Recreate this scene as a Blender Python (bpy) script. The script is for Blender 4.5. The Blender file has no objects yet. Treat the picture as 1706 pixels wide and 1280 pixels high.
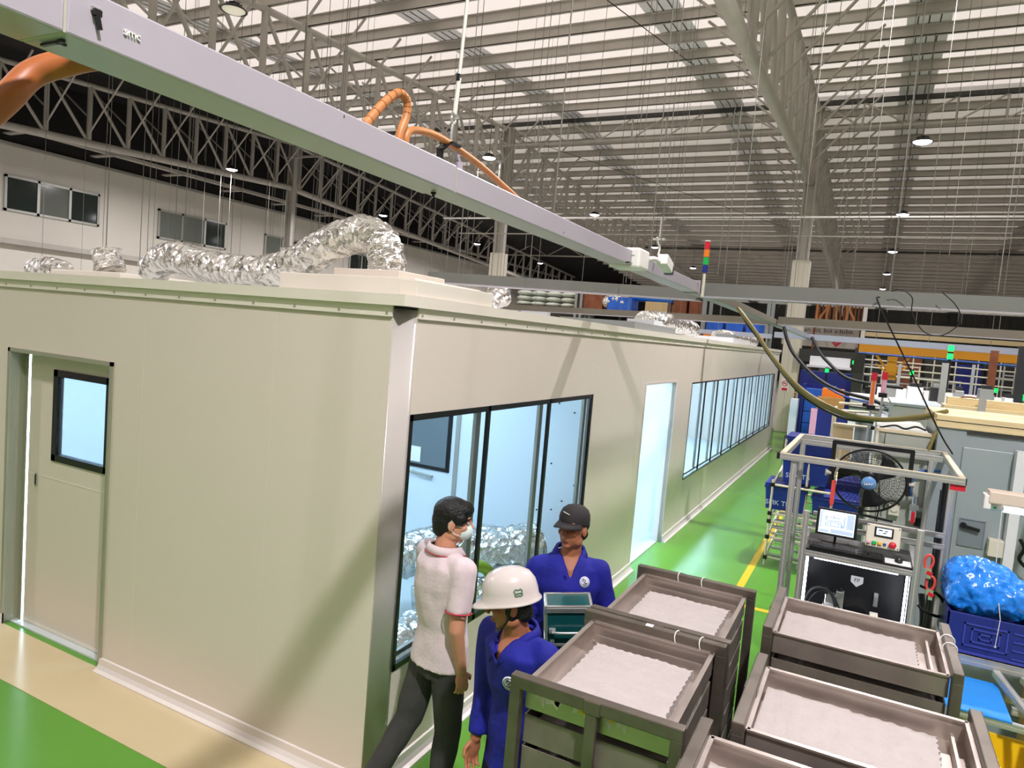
import bpy, bmesh, math, random
from mathutils import Vector, Matrix, Euler, noise
random.seed(7)
C = bpy.context.scene.collection
V = Vector
PI = math.pi

# ------------------------------------------------------------------ materials
def lin(c):
    if isinstance(c, str):
        c = c.lstrip('#'); c = tuple(int(c[i:i+2], 16)/255 for i in (0, 2, 4))
    return tuple((x/12.92 if x <= .04045 else ((x+.055)/1.055)**2.4) for x in c)

def mat(name, col, rough=.5, metal=0, var=0, vscale=4, bump=0, bscale=30, coat=0, col2=None, emit=0, ecol=None,
        trans=0, alpha=1, spec=.5, detail=4, stretch=None, ior=1.45, sheen=0, rvar=0):
    m = bpy.data.materials.new(name); m.use_nodes = True
    nt = m.node_tree; b = nt.nodes['Principled BSDF']
    c = lin(col)
    b.inputs['Base Color'].default_value = (*c, 1)
    b.inputs['Roughness'].default_value = rough
    b.inputs['Metallic'].default_value = metal
    b.inputs['IOR'].default_value = ior
    b.inputs['Specular IOR Level'].default_value = spec
    if coat: b.inputs['Coat Weight'].default_value = coat; b.inputs['Coat Roughness'].default_value = .08
    if trans: b.inputs['Transmission Weight'].default_value = trans
    if alpha < 1: b.inputs['Alpha'].default_value = alpha
    if sheen: b.inputs['Sheen Weight'].default_value = sheen
    if emit:
        b.inputs['Emission Color'].default_value = (*lin(ecol or col), 1)
        b.inputs['Emission Strength'].default_value = emit
    vec = None
    if var or bump or col2 or rvar:
        tc = nt.nodes.new('ShaderNodeTexCoord'); vec = tc.outputs['Object']
        if stretch:
            mp = nt.nodes.new('ShaderNodeMapping'); mp.inputs['Scale'].default_value = stretch
            nt.links.new(vec, mp.inputs['Vector']); vec = mp.outputs['Vector']
    if var or col2 or rvar:
        n = nt.nodes.new('ShaderNodeTexNoise'); n.inputs['Scale'].default_value = vscale; n.inputs['Detail'].default_value = detail
        nt.links.new(vec, n.inputs['Vector'])
        if var or col2:
            r = nt.nodes.new('ShaderNodeValToRGB')
            c2 = lin(col2) if col2 else tuple(max(0, x*(1-var)) for x in c)
            c1 = c if col2 else tuple(min(1, x*(1+var)) for x in c)
            r.color_ramp.elements[0].position = .35; r.color_ramp.elements[1].position = .65
            r.color_ramp.elements[0].color = (*c2, 1); r.color_ramp.elements[1].color = (*c1, 1)
            nt.links.new(n.outputs['Fac'], r.inputs['Fac']); nt.links.new(r.outputs['Color'], b.inputs['Base Color'])
        if rvar:
            mr = nt.nodes.new('ShaderNodeMapRange')
            mr.inputs['To Min'].default_value = max(0, rough-rvar); mr.inputs['To Max'].default_value = min(1, rough+rvar)
            nt.links.new(n.outputs['Fac'], mr.inputs['Value']); nt.links.new(mr.outputs['Result'], b.inputs['Roughness'])
    if bump:
        n2 = nt.nodes.new('ShaderNodeTexNoise'); n2.inputs['Scale'].default_value = bscale; n2.inputs['Detail'].default_value = 3
        nt.links.new(vec, n2.inputs['Vector'])
        bp = nt.nodes.new('ShaderNodeBump'); bp.inputs['Strength'].default_value = bump; bp.inputs['Distance'].default_value = .02
        nt.links.new(n2.outputs['Fac'], bp.inputs['Height']); nt.links.new(bp.outputs['Normal'], b.inputs['Normal'])
    return m

M = {}
M['panel'] = mat('cream_panel', '#dcd2c6', .28, 0, var=.012, vscale=.6, spec=.4)
M['panel_white'] = mat('white_panel', '#e8e8e4', .35)
M['trimw'] = mat('trim_cream', '#e3ddd0', .35)
M['alu_w'] = mat('white_aluminium', '#e6dfda', .3, .25)
M['gap'] = mat('dark_gap', '#1a1a18', .8)
M['post'] = mat('satin_aluminium_post', '#c6c1bc', .3, .25)
M['jamb'] = mat('door_frame_aluminium', '#a8aa96', .35, .4)
M['blackframe'] = mat('black_window_frame', '#101214', .35)
M['glass'] = mat('window_glass', '#f4fbff', .0, 0, trans=1, ior=1.02)
M['roof'] = mat('white_roof_sheet', '#eeeae2', .55, 0, var=.03, vscale=.8)
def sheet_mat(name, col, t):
    # thin roof sheet, translucency added so the deck glows evenly from below
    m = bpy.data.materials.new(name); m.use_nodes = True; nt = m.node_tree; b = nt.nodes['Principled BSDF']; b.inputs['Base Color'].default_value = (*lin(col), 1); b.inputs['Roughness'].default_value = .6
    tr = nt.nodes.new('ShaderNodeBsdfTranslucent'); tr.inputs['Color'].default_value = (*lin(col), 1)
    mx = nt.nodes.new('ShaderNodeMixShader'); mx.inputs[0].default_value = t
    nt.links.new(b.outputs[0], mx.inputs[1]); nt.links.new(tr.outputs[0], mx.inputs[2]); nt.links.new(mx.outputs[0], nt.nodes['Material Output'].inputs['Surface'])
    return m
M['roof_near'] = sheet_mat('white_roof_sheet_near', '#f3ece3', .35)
M['roof_far_dim'] = sheet_mat('white_roof_sheet_far_dimmed', '#efe9df', .13)  # far pitch passes less daylight so the distance reads darker
M['skylight'] = sheet_mat('yellowed_skylight_sheet', '#c4a85c', .48)
M['steel'] = mat('grey_painted_steel', '#b5b0a6', .55, .05, var=.05, vscale=2)
M['steel_lt'] = mat('light_grey_steel', '#b4b0a6', .5, .05, var=.05, vscale=2)
M['steel_dk'] = mat('dark_steel', '#3a3a36', .6, .1)
M['skylight'] = None
M['unlit_dark'] = mat('unlit_dark_fill', '#1d1b19', .8, 0, var=.1, vscale=.5)  # near-black colour stands in for the unlit space at the left
M['farwall'] = mat('grey_far_cladding', '#4a4a47', .7, 0, var=.1, vscale=.5)
M['office'] = mat('office_panel', '#d6d2c6', .5, 0, var=.02, vscale=.5)
M['officeglass'] = mat('office_window_dark_glass', '#27302c', .08, 0, coat=.3)
M['officepale'] = mat('office_window_pale_glass', '#6e746c', .12, 0)
M['winalu'] = mat('office_window_frame', '#a9aaa2', .4, .4)
M['trunk'] = mat('pale_grey_trunking', '#aea8b2', .35, .1, var=.015, vscale=3)
M['trunk_dk'] = mat('grey_trunking', '#7b7d78', .4, .2, var=.03, vscale=3)
M['trunk_br'] = mat('warm_grey_trunking', '#7d786c', .4, .2, var=.03, vscale=3)
M['trunk_bl'] = mat('bluish_trunking', '#b4bccd', .3, .3)
M['hose'] = mat('orange_brown_hose', '#a25c2e', .45, 0, var=.12, vscale=20)
M['hose2'] = mat('tan_orange_hose', '#b87a44', .45, 0, var=.12, vscale=20)
M['olive'] = mat('olive_cable', '#7c7240', .5)
M['black'] = mat('black_rubber', '#121213', .5)
M['blackp'] = mat('black_plastic', '#17181a', .35)
M['wire'] = mat('galvanised_wire', '#75736c', .55, .2)
M['wire_w'] = mat('white_rope', '#d6d4cc', .7)
M['white'] = mat('white_plastic', '#eceae6', .4)
M['offw'] = mat('offwhite_plastic', '#d9d4c3', .45)
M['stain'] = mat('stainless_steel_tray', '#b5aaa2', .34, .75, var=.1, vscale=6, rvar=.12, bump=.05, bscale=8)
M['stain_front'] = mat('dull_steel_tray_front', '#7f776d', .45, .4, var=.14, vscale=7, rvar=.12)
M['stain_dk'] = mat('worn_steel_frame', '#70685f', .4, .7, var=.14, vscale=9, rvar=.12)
M['powder'] = mat('white_sheet_layers', '#ada5a2', .9, 0, var=.03, vscale=14, bump=.35, bscale=55)
M['tag'] = mat('yellow_sticker', '#e0c42a', .6)
M['peel'] = mat('peeling_paper_label', '#cfc9bf', .9, 0, var=.2, vscale=20)
M['alup'] = mat('aluminium_profile', '#b9bcbc', .33, .6, var=.04, vscale=5)
M['creamp'] = mat('cream_profile_cap', '#d8cbae', .5)
M['cab'] = mat('grey_green_cabinet', '#a9aea6', .5, .05, var=.02, vscale=3)
M['cab2'] = mat('blue_grey_cabinet', '#98a2a6', .42, .1, var=.02, vscale=3)
M['screen'] = mat('lit_screen', '#dff0ff', .3, emit=1.0, ecol='#cfe6fb')
M['scr_line'] = mat('screen_drawing_lines', '#3a5f8a', .4, emit=.25, ecol='#4a76a8')
M['scr_grey'] = mat('screen_panel_grey', '#aebfd0', .4, emit=.6, ecol='#a8bdd4')
M['red'] = mat('red_plastic', '#cf2535', .35, emit=0)
M['pinkred'] = mat('red_clamp', '#e0524a', .4)
M['green'] = mat('green_button', '#18b352', .35)
M['greenlit'] = mat('lit_green_lens', '#20ff80', .3, emit=1.4, ecol='#10d858')
M['orange'] = mat('orange_plastic', '#ef8224', .4)
M['amber'] = mat('amber_button', '#e0b428', .4)
M['bluep'] = mat('blue_plastic', '#1c2f86', .38, 0, var=.05, vscale=6)
M['bluebtn'] = mat('blue_button', '#2b4f9e', .4)
M['navy'] = mat('navy_crate', '#202a78', .4, 0, var=.06, vscale=8)
M['bluefilm'] = mat('blue_film_bag', '#1f83ea', .22, 0, var=.1, vscale=9, bump=.5, bscale=16, coat=.6)
M['bluesheet'] = mat('blue_corrugated_sheet', '#2d8fe8', .4, 0, var=.03, vscale=6)
M['yellow'] = mat('yellow_paint', '#e3b81c', .5)
M['yellowbin'] = mat('yellow_bin', '#e8bf12', .4)
M['craney'] = mat('orange_yellow_crane', '#dd9a1a', .45)
M['card'] = mat('cardboard', '#b98a4f', .8, 0, var=.06, vscale=10)
M['cardbeige'] = mat('beige_cardboard', '#c9b083', .8)
M['wood'] = mat('pale_wood', '#dfcb9d', .65, 0, var=.07, vscale=4, stretch=(1, 12, 12))
M['pinkish'] = mat('pink_paper', '#eab6cf', .7)
M['banner'] = mat('grey_banner', '#c4bcb8', .7)
M['ink'] = mat('dark_ink', '#26262a', .6)
M['inkblue'] = mat('pale_print', '#cdd8f2', .6)
M['sack'] = mat('white_sacks', '#c3cbbd', .8, 0, var=.1, vscale=3)
M['brown'] = mat('brown_boxes', '#7d4a31', .8, 0, var=.2, vscale=4)
M['bluebag'] = mat('blue_bag', '#2560c8', .5, 0, var=.1, vscale=4)
M['skin'] = mat('tanned_skin', '#a56a4c', .5, 0, var=.05, vscale=12)
M['skin_lt'] = mat('light_skin', '#c98f72', .5, 0, var=.04, vscale=12)
M['hair'] = mat('black_hair', '#0b0a0b', .5, 0, bump=.4, bscale=90)
M['polo'] = mat('pale_pink_polo_cloth', '#d3c2c6', .85, 0, var=.04, vscale=18, bump=.12, bscale=60, sheen=.2)
M['polored'] = mat('red_piping', '#b83246', .8)
M['trouser'] = mat('charcoal_trousers', '#3a3938', .8, 0, var=.12, vscale=9, bump=.15, bscale=25)
M['bluecloth'] = mat('royal_blue_work_shirt', '#141a86', .8, 0, var=.12, vscale=9, bump=.25, bscale=22)
M['navycloth'] = mat('navy_trousers', '#15173a', .85, 0, var=.1, vscale=10)
M['cap'] = mat('black_cap_cloth', '#2a2728', .8)
M['helmet'] = mat('white_hard_hat', '#cac1bd', .25, coat=.4)
M['mask'] = mat('pale_face_mask', '#cfe0dc', .8)
M['teal'] = mat('dark_teal_case_panel', '#0f4a4c', .22, 0, coat=.3)
M['chrome'] = mat('bright_aluminium', '#d9dcdc', .22, .85)
M['logo_w'] = mat('white_print', '#d7dbea', .7)
M['logo_g'] = mat('green_print', '#4f7a5c', .7)
M['sole'] = mat('dark_shoe', '#1c1a1a', .5)
M['eyew'] = mat('eye_white', '#c9bdb4', .3)
M['eyed'] = mat('eye_dark', '#140d0a', .2)
M['lip'] = mat('lip', '#8a4f42', .5)
M['greenhose'] = mat('green_hose', '#8fae2e', .5)
M['tube'] = mat('lamp_tube', '#ffffff', .3, emit=9, ecol='#f4f8ff')
M['disc'] = mat('lamp_disc', '#ffffff', .3, emit=14, ecol='#fbfaff')
M['discdim'] = mat('lamp_disc_dim', '#e6e2cf', .3, emit=.35, ecol='#f0ead0')
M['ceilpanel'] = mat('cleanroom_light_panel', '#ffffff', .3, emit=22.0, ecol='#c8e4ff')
M['roomwall'] = mat('cleanroom_inner_wall', '#dde8ee', .4)
M['roomfloor'] = mat('cleanroom_floor', '#c9d3d2', .3)
M['frost'] = mat('milky_door_glass', '#eef6ff', .5, 0, trans=.95, ior=1.02)
M['greydoor'] = mat('grey_window_film', '#6c777c', .2)
M['paper'] = mat('paper_sheet', '#eef0f0', .8)
M['mgrey'] = mat('machine_grey', '#8a8f8c', .5, .1)
M['mwhite'] = mat('machine_white', '#dfe2e4', .4)
M['mdark'] = mat('machine_dark', '#26282a', .5)

def foil_mat():
    m = bpy.data.materials.new('crinkled_foil'); m.use_nodes = True
    nt = m.node_tree; b = nt.nodes['Principled BSDF']
    b.inputs['Base Color'].default_value = (.78, .77, .74, 1); b.inputs['Metallic'].default_value = 1; b.inputs['Roughness'].default_value = .17
    tc = nt.nodes.new('ShaderNodeTexCoord')
    v = nt.nodes.new('ShaderNodeTexVoronoi'); v.inputs['Scale'].default_value = 16
    n = nt.nodes.new('ShaderNodeTexNoise'); n.inputs['Scale'].default_value = 11; n.inputs['Detail'].default_value = 5; n.inputs['Distortion'].default_value = 1.2
    nt.links.new(tc.outputs['Object'], v.inputs['Vector']); nt.links.new(tc.outputs['Object'], n.inputs['Vector'])
    a = nt.nodes.new('ShaderNodeMath'); a.operation = 'ADD'
    nt.links.new(v.outputs['Distance'], a.inputs[0]); nt.links.new(n.outputs['Fac'], a.inputs[1])
    bp = nt.nodes.new('ShaderNodeBump'); bp.inputs['Strength'].default_value = .9; bp.inputs['Distance'].default_value = .03
    nt.links.new(a.outputs[0], bp.inputs['Height']); nt.links.new(bp.outputs['Normal'], b.inputs['Normal'])
    return m
M['foil'] = foil_mat()

def floor_mat():
    m = bpy.data.materials.new('green_epoxy_floor'); m.use_nodes = True
    nt = m.node_tree; b = nt.nodes['Principled BSDF']
    tc = nt.nodes.new('ShaderNodeTexCoord')
    n = nt.nodes.new('ShaderNodeTexNoise'); n.inputs['Scale'].default_value = .5; n.inputs['Detail'].default_value = 5
    nt.links.new(tc.outputs['Object'], n.inputs['Vector'])
    r = nt.nodes.new('ShaderNodeValToRGB')
    r.color_ramp.elements[0].position = .3; r.color_ramp.elements[0].color = (*lin('#57952e'), 1)
    r.color_ramp.elements[1].position = .7; r.color_ramp.elements[1].color = (*lin('#5d9c33'), 1)
    nt.links.new(n.outputs['Fac'], r.inputs['Fac']); nt.links.new(r.outputs['Color'], b.inputs['Base Color'])
    b.inputs['Roughness'].default_value = .22
    n2 = nt.nodes.new('ShaderNodeTexNoise'); n2.inputs['Scale'].default_value = 2.2; n2.inputs['Detail'].default_value = 2
    nt.links.new(tc.outputs['Object'], n2.inputs['Vector'])
    bp = nt.nodes.new('ShaderNodeBump'); bp.inputs['Strength'].default_value = .06; bp.inputs['Distance'].default_value = .02
    nt.links.new(n2.outputs['Fac'], bp.inputs['Height']); nt.links.new(bp.outputs['Normal'], b.inputs['Normal'])
    return m
M['floor'] = floor_mat()
M['floor_grey'] = mat('grey_hidden_floor', '#9a9892', .5, 0, var=.05, vscale=.6)  # floor out of sight coloured grey to cut the green bounce
M['strip'] = mat('beige_epoxy_strip', '#cdbd97', .2, 0, var=.03, vscale=1.5)

# ------------------------------------------------------------------ mesh builder
class MB:
    def __init__(s): s.v = []; s.f = []; s.sm = []; s.mi = []
    def add(s, vs, fs, smooth=False, m=0):
        o = len(s.v); s.v += [V(p) for p in vs]
        for f in fs: s.f.append([i+o for i in f]); s.sm.append(smooth); s.mi.append(m)
        return s
    def box(s, c, d, R=None, m=0):
        c = V(c); h = V(d)/2; vs = []
        for x, y, z in ((-1,-1,-1),(1,-1,-1),(1,1,-1),(-1,1,-1),(-1,-1,1),(1,-1,1),(1,1,1),(-1,1,1)):
            p = V((x*h.x, y*h.y, z*h.z)); vs.append(c + (R @ p if R else p))
        return s.add(vs, [(0,3,2,1),(4,5,6,7),(0,1,5,4),(1,2,6,5),(2,3,7,6),(3,0,4,7)], False, m)
    def b2(s, x0, x1, y0, y1, z0, z1, m=0):
        return s.box(((x0+x1)/2, (y0+y1)/2, (z0+z1)/2), (abs(x1-x0), abs(y1-y0), abs(z1-z0)), None, m)
    def cyl(s, p0, p1, r0, r1=None, n=12, m=0, cap=True):
        p0 = V(p0); p1 = V(p1); r1 = r0 if r1 is None else r1
        d = (p1-p0).normalized(); a = d.orthogonal().normalized(); b = d.cross(a)
        vs = []
        for p, r in ((p0, r0), (p1, r1)):
            for i in range(n):
                t = 2*PI*i/n; vs.append(p + r*(math.cos(t)*a + math.sin(t)*b))
        s.add(vs, [(i, (i+1) % n, n+(i+1) % n, n+i) for i in range(n)], n > 4, m)
        if cap:
            s.add(vs[:n], [tuple(range(n-1, -1, -1))], False, m); s.add(vs[n:], [tuple(range(n))], False, m)
        return s
    def bar(s, p0, p1, w, h, up=(0,0,1), m=0):
        p0 = V(p0); p1 = V(p1); d = p1-p0; L = d.length; d.normalize(); u = V(up)
        if abs(d.dot(u)) > .95: u = V((1,0,0)) if abs(d.x) < .9 else V((0,1,0))
        a = d.cross(u).normalized(); b = a.cross(d)
        R = Matrix((a, d, b)).transposed()
        return s.box((p0+p1)/2, (w, L, h), R, m)
    def tube(s, pts, r, n=8, m=0, cap=True, closed=False):
        pts = [V(p) for p in pts]; N = len(pts); rs = r if isinstance(r, (list, tuple)) else [r]*N
        vs = []; a = None
        for i in range(N):
            if closed: d = pts[(i+1) % N]-pts[i-1]
            else: d = pts[min(i+1, N-1)]-pts[max(i-1, 0)]
            d.normalize()
            if a is None: a = d.orthogonal().normalized()
            a = (a - d*a.dot(d)).normalized(); b = d.cross(a)
            for k in range(n):
                t = 2*PI*k/n; vs.append(pts[i] + rs[i]*(math.cos(t)*a+math.sin(t)*b))
        fs = []
        for i in range(N if closed else N-1):
            j = (i+1) % N
            for k in range(n): fs.append((i*n+k, i*n+(k+1) % n, j*n+(k+1) % n, j*n+k))
        s.add(vs, fs, True, m)
        if cap and not closed:
            s.add(vs[:n], [tuple(range(n-1, -1, -1))], False, m); s.add(vs[-n:], [tuple(range(n))], False, m)
        return s
    def lathe(s, prof, c=(0,0,0), n=24, R=None, m=0):
        c = V(c); vs = []; P = len(prof)
        for i in range(n):
            t = 2*PI*i/n
            for r, z in prof:
                p = V((r*math.cos(t), r*math.sin(t), z)); vs.append(c + (R @ p if R else p))
        fs = []
        for i in range(n):
            j = (i+1) % n
            for k in range(P-1): fs.append((i*P+k, j*P+k, j*P+k+1, i*P+k+1))
        return s.add(vs, fs, True, m)
    def ell(s, c, rad, R=None, n=16, m=0):
        c = V(c); vs = []; fs = []; h = n//2
        for i in range(h+1):
            a = PI*i/h
            for k in range(n):
                t = 2*PI*k/n; p = V((rad[0]*math.sin(a)*math.cos(t), rad[1]*math.sin(a)*math.sin(t), rad[2]*math.cos(a)))
                vs.append(c + (R @ p if R else p))
        for i in range(h):
            for k in range(n): fs.append((i*n+k, (i+1)*n+k, (i+1)*n+(k+1) % n, i*n+(k+1) % n))
        return s.add(vs, fs, True, m)
    def prism(s, poly, d, m=0):
        poly = [V(p) for p in poly]; d = V(d); n = len(poly)
        vs = poly + [p+d for p in poly]
        return s.add(vs, [tuple(range(n-1, -1, -1)), tuple(range(n, 2*n))] + [(i, (i+1) % n, n+(i+1) % n, n+i) for i in range(n)], False, m)
    def loft(s, secs, n=20, m=0, smooth=True):
        # secs: (center, ax vector, ay vector) elliptical rings
        vs = []
        for c, ax, ay in secs:
            for k in range(n):
                t = 2*PI*k/n; vs.append(V(c)+V(ax)*math.cos(t)+V(ay)*math.sin(t))
        fs = [(i*n+k, i*n+(k+1) % n, (i+1)*n+(k+1) % n, (i+1)*n+k) for i in range(len(secs)-1) for k in range(n)]
        s.add(vs, fs, smooth, m)
        s.add(vs[:n], [tuple(range(n-1, -1, -1))], False, m); s.add(vs[-n:], [tuple(range(n))], False, m)
        return s
    def mesh(s, name, mats, off=V((0,0,0))):
        me = bpy.data.meshes.new(name)
        me.from_pydata([p-off for p in s.v], [], s.f)
        for mm in (mats if isinstance(mats, (list, tuple)) else [mats]): me.materials.append(mm)
        me.polygons.foreach_set('use_smooth', s.sm); me.polygons.foreach_set('material_index', s.mi)
        bm = bmesh.new(); bm.from_mesh(me); bmesh.ops.recalc_face_normals(bm, faces=bm.faces); bm.to_mesh(me); bm.free()
        me.update(); return me

def wloc(o):
    p = V((0,0,0))
    while o: p += o.location; o = o.parent
    return p
def lk(name, me, parent=None, loc=None):
    o = bpy.data.objects.new(name, me); C.objects.link(o)
    if parent: o.parent = parent
    if loc is not None: o.location = loc
    return o
def obj(name, mb, mats, parent=None, bevel=0, base=None):
    """link the collected shapes as one mesh object (shapes are given in world coordinates)"""
    if parent: off = wloc(parent); loc = None
    elif base is not None: off = V(base); loc = base
    else:
        xs = [p.x for p in mb.v]; ys = [p.y for p in mb.v]; zs = [p.z for p in mb.v]
        off = V(((min(xs)+max(xs))/2, (min(ys)+max(ys))/2, min(zs))); loc = off
    o = lk(name, mb.mesh(name, mats, off), parent, loc)
    if bevel:
        md = o.modifiers.new('bevel', 'BEVEL'); md.width = bevel; md.segments = 2; md.limit_method = 'ANGLE'; md.angle_limit = .7
    return o
def tag(o, label=None, cat=None, group=None, kind=None):
    if label: o['label'] = label
    if cat: o['category'] = cat
    if group: o['group'] = group
    if kind: o['kind'] = kind
    return o
def thing(name, label, cat, loc=(0,0,0), group=None):
    o = bpy.data.objects.new(name, None); o.empty_display_size = .1; C.objects.link(o); o.location = loc
    return tag(o, label, cat, group)
def struct(name, mb, mats, parent=None, **k):
    o = obj(name, mb, mats, parent, **k)
    if not parent: o['kind'] = 'structure'
    return o
def copytree(o, parent=None, loc=None, rotz=None, label=None, group=None):
    c = o.copy(); C.objects.link(c)
    if parent: c.parent = parent
    if loc is not None: c.location = loc
    if rotz is not None: c.rotation_euler = (0, 0, rotz)
    if label: c['label'] = label
    if group: c['group'] = group
    for ch in list(o.children): copytree(ch, c)
    return c
def text_mesh(body, size, extrude=.0005, align='CENTER'):
    cu = bpy.data.curves.new('txt', 'FONT'); cu.body = body; cu.size = size; cu.extrude = extrude; cu.align_x = align; cu.align_y = 'CENTER'; cu.resolution_u = 2
    t = bpy.data.objects.new('txt', cu); C.objects.link(t)
    dg = bpy.context.evaluated_depsgraph_get(); dg.update()
    me = bpy.data.meshes.new_from_object(t.evaluated_get(dg))
    bpy.data.objects.remove(t); bpy.data.curves.remove(cu)
    return me
def text(name, body, size, m, pos, right, up, parent, extrude=.0006, align='CENTER', sx=1):
    """lettering lying on a face: right/up are the face's axes"""
    r = V(right).normalized(); u = V(up).normalized(); n = r.cross(u)
    me = text_mesh(body, size, extrude, align)
    R = Matrix((r*sx, u, n)).transposed().to_4x4()
    off = wloc(parent) if parent else V((0,0,0))
    me.transform(Matrix.Translation(V(pos)-off) @ R)
    me.materials.clear(); me.materials.append(m)
    return lk(name, me, parent)
def arc(c, r, a0, a1, n, ax=(1,0,0), ay=(0,0,1)):
    return [V(c)+V(ax)*r*math.cos(a0+(a1-a0)*i/n)+V(ay)*r*math.sin(a0+(a1-a0)*i/n) for i in range(n+1)]
def smooth_path(pts, k=6):
    """Catmull-Rom through the points"""
    P = [V(p) for p in pts]; P = [2*P[0]-P[1]] + P + [2*P[-1]-P[-2]]; out = []
    for i in range(1, len(P)-2):
        for j in range(k):
            t = j/k; a, b, c, d = P[i-1], P[i], P[i+1], P[i+2]
            out.append(.5*((2*b)+(c-a)*t+(2*a-5*b+4*c-d)*t*t+(3*b-a-3*c+d)*t**3))
    out.append(P[-2]); return out
def ordinal(i):
    w = ['first','second','third','fourth','fifth','sixth','seventh','eighth','ninth','tenth','eleventh','twelfth','thirteenth','fourteenth','fifteenth','sixteenth','seventeenth','eighteenth','nineteenth','twentieth']
    if i < 20: return w[i]
    tens = {2:'twenty',3:'thirty',4:'forty',5:'fifty'}
    t, u = divmod(i+1, 10)
    return (tens[t]+'-'+w[u-1]) if u else {3:'thirtieth',4:'fortieth',2:'twentieth',5:'fiftieth'}[t]
# ================================================================== THE BUILDING
struct('floor', MB().b2(-9, 5.5, -6, 23.5, -.1, 0), M['floor'])
struct('floor_hall', MB().b2(-27.3, -9, -14, 75, -.1, 0).b2(5.5, 16, -14, 75, -.1, 0).b2(-9, 5.5, -14, -6, -.1, 0).b2(-9, 5.5, 23.5, 75, -.1, 0), M['floor_grey'])
struct('trim_1', MB().b2(-9, .06, -.455, .0, 0, .004), M['strip'])            # beige painted strip
RIDGE_Y, RIDGE_Z, SL = 22.6, 11.3, .065
def roofz(y): return RIDGE_Z - SL*abs(y-RIDGE_Y)
# roof deck: two pitches of thin sheet
z0, z1, z2 = roofz(-14), RIDGE_Z, roofz(75)
SKY = (-15.9, -9.65, -3.6, 2.15, 8.2); SW = .95
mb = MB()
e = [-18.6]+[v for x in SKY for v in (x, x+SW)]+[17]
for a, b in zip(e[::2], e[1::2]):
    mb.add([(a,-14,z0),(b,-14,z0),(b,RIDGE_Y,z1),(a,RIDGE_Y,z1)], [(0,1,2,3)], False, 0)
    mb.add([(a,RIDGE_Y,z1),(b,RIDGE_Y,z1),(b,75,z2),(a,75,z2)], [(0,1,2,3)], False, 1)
mb.add([(-28,-14,z0),(-18.6,-14,z0),(-18.6,RIDGE_Y,z1),(-28,RIDGE_Y,z1)], [(0,1,2,3)], False, 2)  # left roof bay coloured black to read as unlit
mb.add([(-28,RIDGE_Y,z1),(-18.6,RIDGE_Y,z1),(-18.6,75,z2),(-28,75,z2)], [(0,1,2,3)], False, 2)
struct('ceiling', mb, [M['roof_near'], M['roof_far_dim'], M['unlit_dark']])
# skylight strips in the roof
k = 0
for xs in SKY:
    for y0, y1 in ((-14, RIDGE_Y), (RIDGE_Y, 75)):
        k += 1; a, b = roofz(y0), roofz(y1)
        m2 = MB().add([(xs,y0,a),(xs+SW,y0,a),(xs+SW,y1,b),(xs,y1,b)], [(0,1,2,3)])
        for q in range(1, 4):
            xx = xs+SW*q/4
            m2.add([(xx-.014,y0,a-.012),(xx+.014,y0,a-.012),(xx+.014,y1,b-.012),(xx-.014,y1,b-.012)], [(0,1,2,3)], False, 1)
        struct('window_%d' % (20+k), m2, [M['skylight'], M['steel_dk']])
# purlins
def purlin(y, label):
    z = roofz(y)-.015; s = 1 if y < RIDGE_Y else -1
    m2 = MB().b2(-18.6, 15.9, y-.012, y+.012, z-.25, z)
    m2.b2(-18.6, 15.9, y-.012, y+.08, z-.25, z-.235).b2(-18.6, 15.9, y-.09, y+.012, z-.016, z)
    o = obj('roof_purlin', m2, M['steel'], base=(0, y, z-.25)); tag(o, label, 'purlin', 'roof purlins')
n1 = [RIDGE_Y-1.5-1.4*i for i in range(20)]
for i, y in enumerate(n1): purlin(y, 'grey steel roof purlin, %s on the near side of the ridge girder' % ordinal(i))
n2 = [RIDGE_Y+1.2+1.4*i for i in range(34)]
for i, y in enumerate(n2): purlin(y, 'grey steel roof purlin, %s beyond the ridge girder' % ordinal(i))
# pipe trusses running along the hall
def truss(x, dz, label, far, web=True):
    t = thing('roof_truss', label, 'truss', (x, 8, roofz(8)-2.9+dz), 'pipe trusses under the roof')
    top = lambda y: V((x, y, roofz(y)-.36))
    bot = lambda y: V((x, y, 8.57+dz-.06*abs(y-RIDGE_Y)))
    ya = -9
    obj('top_chord', MB().tube([top(ya), top(RIDGE_Y), top(far)], .095, 10), M['steel_lt'], t)
    obj('bottom_chord', MB().tube([bot(ya), bot(RIDGE_Y), bot(far)], .135, 12), M['steel_lt'], t)
    ys = []; y = RIDGE_Y-.75
    while y > ya: ys.append(y); y -= 1.5
    y = RIDGE_Y+.75
    while y < far: ys.append(y); y += 1.5
    ys.sort()
    for i, y in enumerate(ys):
        obj('web_post', MB().cyl(bot(y), top(y), .085, n=8), M['steel_lt'], t)
        if i+1 < len(ys):
            a, b = (bot(y), top(ys[i+1])) if y > RIDGE_Y else (top(y), bot(ys[i+1]))
            obj('web_diagonal', MB().cyl(a, b, .055, n=8), M['steel_lt'], t)
        if y < 42:
            for sgn in (-1, 1):
                yy = y + .25
                p = V((x+sgn*1.9, y, roofz(y)-.27)); q = bot(y)+V((0,0,.35)) if sgn > 0 else bot(y)+V((0,0,.9))
                obj('knee_brace', MB().cyl(q, p, .035, n=6), M['steel'], t)
    return t
truss(-.19, 0, 'grey pipe roof truss ending on the white boxed column, right of centre', 60)
truss(-12.0, .1, 'grey pipe roof truss with slanting braces behind the pale trunking', 60)
truss(-23.9, .25, 'grey pipe truss along the dark void above the office wall', 60)
truss(11.7, 0, 'grey pipe roof truss far over on the right', 40)
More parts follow.
